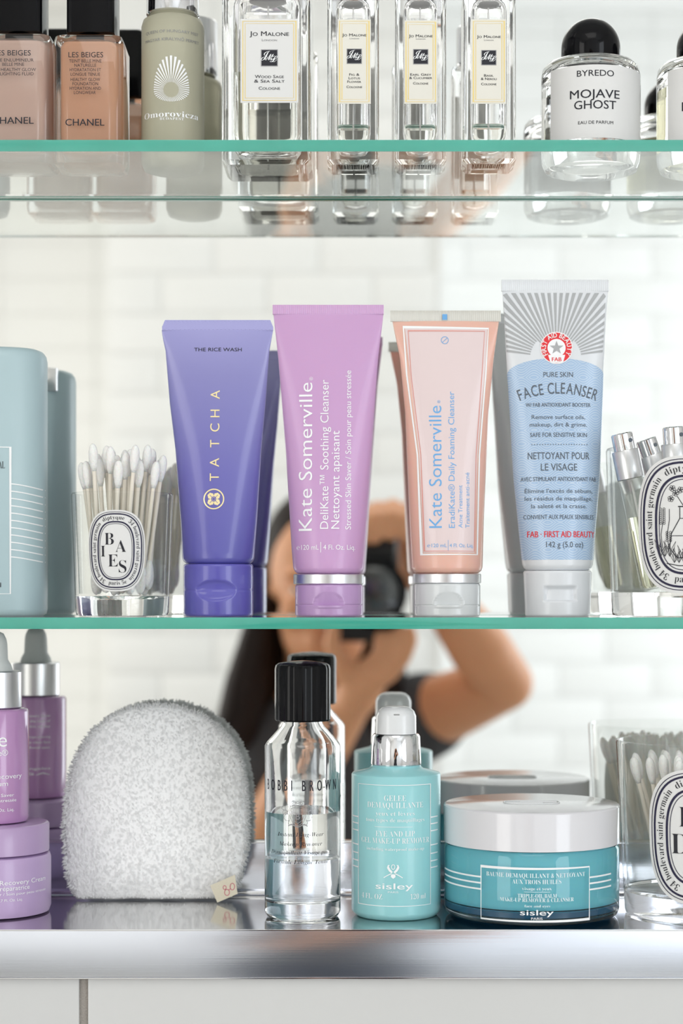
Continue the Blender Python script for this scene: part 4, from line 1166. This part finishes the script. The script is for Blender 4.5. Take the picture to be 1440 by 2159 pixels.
D.text('whiteink', 'sisley', 831, 1875, 78, 12.5, off=.028); D.text('whiteink', 'PARIS', 829, 1883, 22, 3.6)
D.text('whiteink', sb('4 FL. OZ'), 783, 1897, 42, 11, serif=True, off=-.014); D.text('whiteink', sb('120 ml'), 882, 1897, 32, 11, serif=True, off=-.014)
for sx in (-1, 1):   # iris emblem
    D.poly('whiteink', [(829+sx*x, yy) for x, yy in ([(1, 1838), (6, 1833), (9, 1827), (7, 1824), (11, 1824), (13, 1830), (9, 1837), (3, 1842)] if sx > 0 else [(1, 1838), (6, 1833), (9, 1827), (7, 1824), (11, 1824), (13, 1830), (9, 1837), (3, 1842)][::-1])][::-1])
    D.line('whiteink', [(829+sx*4, 1842), (829+sx*12, 1846), (829+sx*20, 1851)], 1.8)
D.poly('whiteink', [(829, 1853), (824, 1849), (824.5, 1844), (829, 1843), (833.5, 1844), (834, 1849)])
D.circle('whiteink', 829, 1828, 3.6, 1.4, .0002, 16, 5)
D.build(r)

# wide turquoise balm jar
y = .0462; s = mpp(y); xc = wx(1120.5, y); R = 184*s
r = root('balm_jar', xc, y, ZT, 'wide turquoise glass jar with a flat white lid, its foot reaching over the ledge lip', 'jar')
hb = .0392
tglass = mat('turquoise_glass', (.16, .60, .66), .04, trans=.55, ior=1.45, coat=.3)
bm = lathe([(R-.006, 0), (R-.003, .0005), (R-.0010, .0022), (R, .0050), (R, hb-.0016), (R-.0010, hb), (R-.004, hb+.0004)], 96)
mesh_obj('jar_body', bm, mat('turquoise_jar_glass', (.90, .98, .99), .03, trans=1, ior=1.45), r, 50)
mesh_obj('balm', lathe([(R-.012, .0088), (R-.0055, .0093), (R-.0045, .0115), (R-.0045, hb-.001)], 96), mat('turquoise_balm', (.27, .80, .91), .35, spec=.3, sub=.1), r, 50)
mesh_obj('foot_ring', lathe([(R-.0035, .0052), (R-.0024, .0056), (R-.0022, .0084), (R-.0035, .0088)], 96), mat('deep_navy_ring', (.03, .13, .24), .15), r, 50)
H0 = hb+.0008; H1 = .0607
mesh_obj('jar_lid', lathe([(R-.0015, H0), (R+.0003, H0+.0003), (R+.0003, H1-.0010), (R-.0002, H1-.0003), (R-.0010, H1)], 96), mat('white_lacquer_lid', (.74, .73, .76), .16, coat=.5), r, 35)
bm = bmesh.new()   # raised emblem on the lid: nested rounded bars
def pill(w, d, t, x0=0, y0=0, open_=None):
    pts = []
    for i in range(40):
        a = 2*PI*i/40; pts.append((x0+w*math.copysign(abs(math.cos(a))**.55, math.cos(a)), y0+d*math.copysign(abs(math.sin(a))**.7, math.sin(a)), H1+.0002))
    if open_: pts = pts[open_[0]:open_[1]]
    else: pts.append(pts[0])
    tube(bm, pts, .00048, 6)
pill(.0150, .0070, 1); tube(bm, [(-.006, .0018, H1+.0002), (.014, .0018, H1+.0002)], .00048, 6); tube(bm, [(-.014, -.0018, H1+.0002), (.006, -.0018, H1+.0002)], .00048, 6)
mesh_obj('lid_emblem', bm, M['whitepl'], r, 60)
df = y-R-CAMY; D = Dec(cyl_surf(R), VX+xc*F/df, df/F, vf(ZT, df), R)
D.frame('whiteink', 1017, 1832, 1246, 1943, 3, .0002)
D.text('whiteink', sb('BAUME DEMAQUILLANT & NETTOYANT'), 1131, 1851, 208, 9, serif=True, off=-.012)
D.text('whiteink', sb('AUX TROIS HUILES'), 1132, 1864, 103, 9, serif=True, off=-.012); D.text('whiteink', sb('visage et yeux'), 1132, 1877, 62, 6.5, serif=True, off=-.012)
D.line('whiteink', [(1105, 1881), (1160, 1881)], .7)
D.text('whiteink', sb('TRIPLE-OIL BALM'), 1133, 1893, 82, 8, serif=True, off=-.012); D.text('whiteink', sb('MAKE-UP REMOVER & CLEANSER'), 1133, 1902, 155, 8, serif=True, off=-.012)
D.text('whiteink', sb('face and eyes'), 1133, 1913, 54, 5, serif=True, off=-.012)
D.text('whiteink', 'sisley', 1132, 1930, 70, 11.5, off=.028); D.text('whiteink', 'PARIS', 1132, 1939.5, 24, 5, off=.01)
for py in (1862, 1875, 1888):
    D.line('whiteink', [(945+i*7.3, py-7) for i in range(11)], 3.5); D.line('whiteink', [(1246+i*5.3, py-7) for i in range(11)], 3.5)
D.build(r)

# big candle glass on the ledge
y = .050
r, surf, pxc, sc, vz, R, xc = candle_glass('swab_glass', 1471, y, 171*mpp(y), 153*mpp(y), .0945, ZT, 'large clear candle glass with oval label, on the steel ledge, holding cotton swabs', .013)
def indies(D, k, u0, v0):
    for ch, dx, dy, h in (('D', -12, -13, 26), ('E', 14, 3, 26), ('D', -22, 22, 26), ('S', 10, 35, 26)):
        v, f = glyphs(sb(ch), 1, -.012); x0 = min(p[0] for p in v); x1 = max(p[0] for p in v); q = h*k*D.sc/CAPS
        D.add('ink', [(u0+dx*k*D.sc+(p[0]-(x0+x1)/2)*q*.92, v0-dy*k*D.sc+p[1]*q) for p in v], f, .0004)
oval_label(r, surf, pxc, sc, vz, R, 1471, 1766, 108, 144, indies)
swabs(xc, y, ZT, .0200, .0352, .0135, 40, 9, 'white cotton swab fanned out in the large glass on the steel ledge', 'cotton swabs in the large glass', drop=.003, twist=.35, lean=(-.002, 0))

# ------------------------------------------------------------ the photographer, seen in the mirror
def PV(px, py, d):
    L = 2*(MIR-CAMY)+d; return Vector(((px-VX)*L/F, CAMY-d, EYE+(VY-py)*L/F))
def capsule(bm, a, b, ra, rb, n=16):
    a, b = Vector(a), Vector(b); d = (b-a); L = d.length
    q = Vector((0, 0, 1)).rotation_difference(d.normalized() if L > 1e-6 else Vector((0, 0, 1))).to_matrix()
    rings = []
    for i in range(5): t = PI/2*i/4; rings.append((ra*max(.02, math.sin(t)), -ra*math.cos(t)))
    for i in range(5): t = PI/2*i/4; rings.append((rb*max(.02, math.cos(t)), L+rb*math.sin(t)))
    loft([[a+q @ Vector((r_*math.cos(2*PI*k/n), r_*math.sin(2*PI*k/n), h)) for k in range(n)] for r_, h in rings], bm)
def chain(bm, pts):
    for (a, ra), (b, rb) in zip(pts, pts[1:]): capsule(bm, a, b, ra, rb)
def ball(bm, c, rx, ry=None, rz=None, rot=0):
    g = bmesh.ops.create_uvsphere(bm, u_segments=24, v_segments=16, radius=1); Mx = Matrix.Rotation(rot, 3, 'Z')
    for v in g['verts']: v.co = Mx @ Vector((v.co.x*rx, v.co.y*(ry or rx), v.co.z*(rz or rx)))+Vector(c)
def remeshed(name, bm, m, parent, voxel, iters=6, fac=.5):
    me = bpy.data.meshes.new('raw'); bm.to_mesh(me); bm.free()
    o = bpy.data.objects.new('raw', me); C.objects.link(o)
    q = o.modifiers.new('r', 'REMESH'); q.mode = 'VOXEL'; q.voxel_size = voxel
    sm_ = o.modifiers.new('s', 'SMOOTH'); sm_.iterations = iters; sm_.factor = fac
    dg = bpy.context.evaluated_depsgraph_get(); dg.update()
    me2 = bpy.data.meshes.new_from_object(o.evaluated_get(dg)); bpy.data.objects.remove(o); bpy.data.meshes.remove(me)
    me2.name = name; me2.materials.clear(); me2.materials.append(M[m] if isinstance(m, str) else m); me2.shade_smooth()
    o = bpy.data.objects.new(name, me2); C.objects.link(o); o.parent = parent; return o
skin = mat('tanned_skin', (.76, .37, .20), .45, sub=.15, var=.05, bump=.15, bscale=200, spec=.35)
HX, HY = -.064, CAMY-.245         # head centre
pr_ = root('person', -.06, HY-.02, 0, 'woman with long dark hair and charcoal t-shirt raising a camera to her face', 'person')
off = Vector((.06, -(HY-.02), 0))   # children are written in world places, shifted back
def child(o): o.location = off; return o
EZ = EYE-.004
head = Vector((HX, HY, EZ+.005))
shR, shL = Vector((.045, HY-.08, 1.325)), Vector((-.170, HY-.03, 1.285))
elR, wrR = PV(1066, 1440, .20), PV(906, 1225, .105)
elL, wrL = PV(560, 1760, .20), PV(735, 1492, .085)
bm = bmesh.new()
ball(bm, head+Vector((0, -.012, .035)), .074, .090, .088); ball(bm, head+Vector((0, .012, -.035)), .058, .068, .080)
ball(bm, head+Vector((0, .045, -.092)), .026, .026, .022)      # chin
chain(bm, [(head+Vector((0, .082, .006)), .010), (head+Vector((0, .098, -.030)), .014)])   # nose
ball(bm, head+Vector((-.009, .092, -.034)), .009); ball(bm, head+Vector((.009, .092, -.034)), .009)
ball(bm, head+Vector((0, .076, -.060)), .024, .010, .006); ball(bm, head+Vector((0, .074, -.069)), .020, .010, .007)   # lips
for s_ in (-1, 1):
    ball(bm, head+Vector((s_*.073, -.012, -.004)), .008, .018, .030); ball(bm, head+Vector((s_*.032, .052, -.030)), .026, .022, .024)
    ball(bm, head+Vector((s_*.030, .070, .022)), .024, .012, .007)
chain(bm, [(head+Vector((0, -.030, -.06)), .052), (Vector((HX-.008, HY-.045, 1.385)), .050), (Vector((HX-.012, HY-.05, 1.33)), .07)])
spine = [Vector((-.062, HY-.065, 1.24)), Vector((-.066, HY-.060, 1.10)), Vector((-.078, HY-.04, .98)), Vector((-.078, HY-.04, .90))]
for c, rx, ry, rz in ((spine[0], .115, .090, .11), (spine[1], .135, .090, .12), (spine[2], .122, .085, .11), (spine[3], .155, .105, .11)): ball(bm, c, rx, ry, rz)
chain(bm, [(shR, .052), (elR+(shR-elR)*.5, .045), (elR, .036), (elR+(wrR-elR)*.35, .040), (wrR, .025)])
chain(bm, [(shL, .052), (elL+(shL-elL)*.5, .045), (elL, .036), (elL+(wrL-elL)*.35, .040), (wrL, .026)])
chain(bm, [(Vector((HX-.012, HY-.05, 1.335)), .06), (shR, .052)]); chain(bm, [(Vector((HX-.012, HY-.05, 1.335)), .06), (shL, .052)])
for s_ in (-1, 1):
    hip = Vector((-.078+s_*.075, HY-.04, .86)); kn = Vector((-.078+s_*.085, HY-.03, .47)); an = Vector((-.078+s_*.09, HY-.05, .085))
    chain(bm, [(hip, .085), (kn, .055), (kn+(an-kn)*.35, .052), (an, .034)]); chain(bm, [(an+Vector((0, -.02, -.045)), .034), (an+Vector((s_*.02, .13, -.060)), .024)])
def hand(bm, wrist, palm, tips, thumb, pr=.024):
    chain(bm, [(wrist, .024), (wrist+(palm-wrist)*.5, .027), (palm, pr)])
    for root_, k1, k2, tip in tips:
        chain(bm, [(root_, .0098), (k1, .0092), (k2, .0085), (tip, .0074)]); chain(bm, [(palm, .017), (root_, .0105)])
    a, b, c = thumb; chain(bm, [(palm+(wrist-palm)*.45, .015), (a, .012), (b, .0105), (c, .0088)])
cy = CAMY-.067          # camera body front / back planes lie around this depth
# right hand over the upright grip, fingers curling down its front (mirror side)
tips = []
for i in range(4):
    x = .040-.0185*i; top = .090-.004*abs(i-1.2)
    tips.append((Vector((x+.004, CAMY-.105, EYE+top)), Vector((x+.002, CAMY-.058, EYE+top+.016)), Vector((x, CAMY-.027, EYE+top+.002)), Vector((x-.002, CAMY-.024, EYE+top-.020-.002*i))))
hand(bm, wrR, Vector((.038, CAMY-.132, EYE+.064)), tips, (Vector((.050, CAMY-.118, EYE+.030)), Vector((.034, CAMY-.122, EYE+.010)), Vector((.016, CAMY-.122, EYE+.004))))
# left hand cradling the lens from below
tips = []
for i in range(4):
    x = .024-.017*i; yy = CAMY-.022-.008*i
    tips.append((Vector((.020-.014*i, yy-.010, EYE-.096)), Vector((.036-.010*i, yy, EYE-.076)), Vector((.044-.012*i, yy+.004, EYE-.056)), Vector((.043-.012*i, yy+.006, EYE-.044 if i < 2 else EYE-.050))))
hand(bm, wrL, Vector((-.008, CAMY-.062, EYE-.108)), tips, (Vector((-.038, CAMY-.050, EYE-.088)), Vector((-.050, CAMY-.042, EYE-.062)), Vector((-.047, CAMY-.036, EYE-.040))))
child(remeshed('body', bm, skin, pr_, .0042, 5))
# clothes
shirt = mat('charcoal_jersey', (.06, .061, .066), .9, bump=.4, bscale=90)
bm = bmesh.new()
for c, rx, ry, rz in ((spine[0], .130, .105, .12), (spine[1], .140, .105, .13), (spine[2], .140, .102, .12), (spine[3]+Vector((0, 0, .03)), .165, .118, .09)): ball(bm, c, rx, ry, rz)
NK = Vector((HX-.012, HY-.055, 1.325))
chain(bm, [(NK, .066), (shR, .062), (shR+(elR-shR)*.20, .060)]); chain(bm, [(NK, .066), (shL, .062), (shL+(elL-shL)*.42, .062)])
child(remeshed('t_shirt', bm, shirt, pr_, .008, 6))
bm = bmesh.new()
ball(bm, spine[3]+Vector((0, 0, -.01)), .168, .122, .10)
for s_ in (-1, 1):
    hip = Vector((-.078+s_*.078, HY-.04, .84)); kn = Vector((-.078+s_*.087, HY-.03, .47)); an = Vector((-.078+s_*.09, HY-.05, .10))
    chain(bm, [(hip, .098), (kn, .068), (an, .058)])
child(remeshed('trousers', bm, mat('dark_denim', (.03, .04, .07), .9, bump=.3, bscale=400), pr_, .009, 5))
hair = mat('dark_brown_hair', (.016, .009, .007), .5, spec=.2, bump=.5, bscale=150)
bm = bmesh.new()
ball(bm, head+Vector((0, -.030, .050)), .084, .090, .092)
for s_ in (-1, 1):
    chain(bm, [(head+Vector((s_*.060, -.015, .06)), .028), (head+Vector((s_*.078, -.025, -.03)), .026), (head+Vector((s_*.082-.008, -.035, -.13)), .030), (head+Vector((s_*.085-.02, -.030, -.21)), .034), (head+Vector((s_*.085-.035*(s_ < 0), -.025, -.30)), .030)])
chain(bm, [(head+Vector((0, -.07, .02)), .07), (head+Vector((0, -.080, -.12)), .075), (head+Vector((-.01, -.105, -.26)), .07), (head+Vector((-.01, -.12, -.36)), .05)])
chain(bm, [(head+Vector((-.078, -.005, -.02)), .020), (head+Vector((-.100, .010, -.12)), .030), (head+Vector((-.118, .015, -.20)), .030), (head+Vector((-.125, .012, -.28)), .022)])
for i in range(26):
    a = i/26*2*PI; x = math.cos(a)*.085; yy = -.045-abs(math.sin(a))*.05
    chain(bm, [(head+Vector((x, yy, .02)), .012), (head+Vector((x*1.15+.006*math.sin(i*3), yy-.01, -.14)), .013), (head+Vector((x*1.2-.01+.01*math.sin(i*5), yy-.02, -.33+.02*math.sin(i*7))), .007)])
child(remeshed('hair', bm, hair, pr_, .005, 3))
for s_ in (-1, 1):
    e_ = lathe([(.0005, -.012), (.008, -.009), (.012, 0), (.008, .009), (.0045, .0112), (.0005, .0125)], 20)
    o = mesh_obj('eye', e_, mat('eye_white', (.8, .78, .75), .1), pr_); o.location = off+head+Vector((s_*.031, .049, .004)); o.rotation_euler = (-PI/2, 0, 0)
    mesh_obj('iris', lathe([(.0052, .0112), (.003, .0122), (.0005, .0129)], 20), mat('brown_iris', (.05, .025, .012), .1), o)

# ------------------------------------------------------------ her camera, held upright
cr_ = root('handheld_camera', 0, CAMY-.067, EYE, 'black camera held upright in both hands in front of the face, reflected in the mirror', 'camera')
body_m = mat('black_camera_rubber', (.012, .012, .013), .45, bump=.4, bscale=1500)
Y0 = .067
bm = bx(bmesh.new(), (-.014, -.012, .005), (.088, .046, .128), .008)
bx(bm, (-.064, -.012, 0), (.026, .040, .062), .008)      # viewfinder hump
bx(bm, (-.010, .010, .053), (.076, .036, .032), .010)     # grip
mesh_obj('camera_body', bm, body_m, cr_, 40)
def lens_part(nm, prof, m, flip=False):
    o = mesh_obj(nm, lathe(prof, 64, cap0=True, cap1=True), m, cr_, 40); o.rotation_euler = (-PI/2, 0, 0); o.location = (0, 0, 0); return o
bm = lathe([(.036, .010), (.037, .014), (.037, .024), (.0385, .025), (.0385, .044), (.037, .046), (.040, .049), (.040, .057), (.037, .0585), (.0345, .0585), (.031, .054)], 64)
o = mesh_obj('lens_barrel', bm, 'black', cr_, 30); o.rotation_euler = (-PI/2, 0, 0)
o = mesh_obj('front_element', lathe([(.0305, .0542), (.024, .0556), (.012, .0564), (.0005, .0567)], 64), mat('coated_lens_glass', (.004, .004, .008), .03, spec=.8, coat=1), cr_, 60); o.rotation_euler = (-PI/2, 0, 0)
bm = bmesh.new()
for i in range(48):
    a = 2*PI*i/48; bx(bm, (.0388*math.cos(a), .0388*math.sin(a), .034), (.0016, .0016, .014))
o = mesh_obj('zoom_ring', bm, body_m, cr_, 0); o.rotation_euler = (-PI/2, 0, 0)
mesh_obj('eyecup', bx(bmesh.new(), (-.062, -.036, 0), (.022, .010, .034), .004), body_m, cr_, 40)
mesh_obj('rear_screen', bx(bmesh.new(), (-.010, -.0355, -.010), (.054, .002, .076), .001), mat('dark_screen', (.01, .01, .012), .08), cr_, 40)
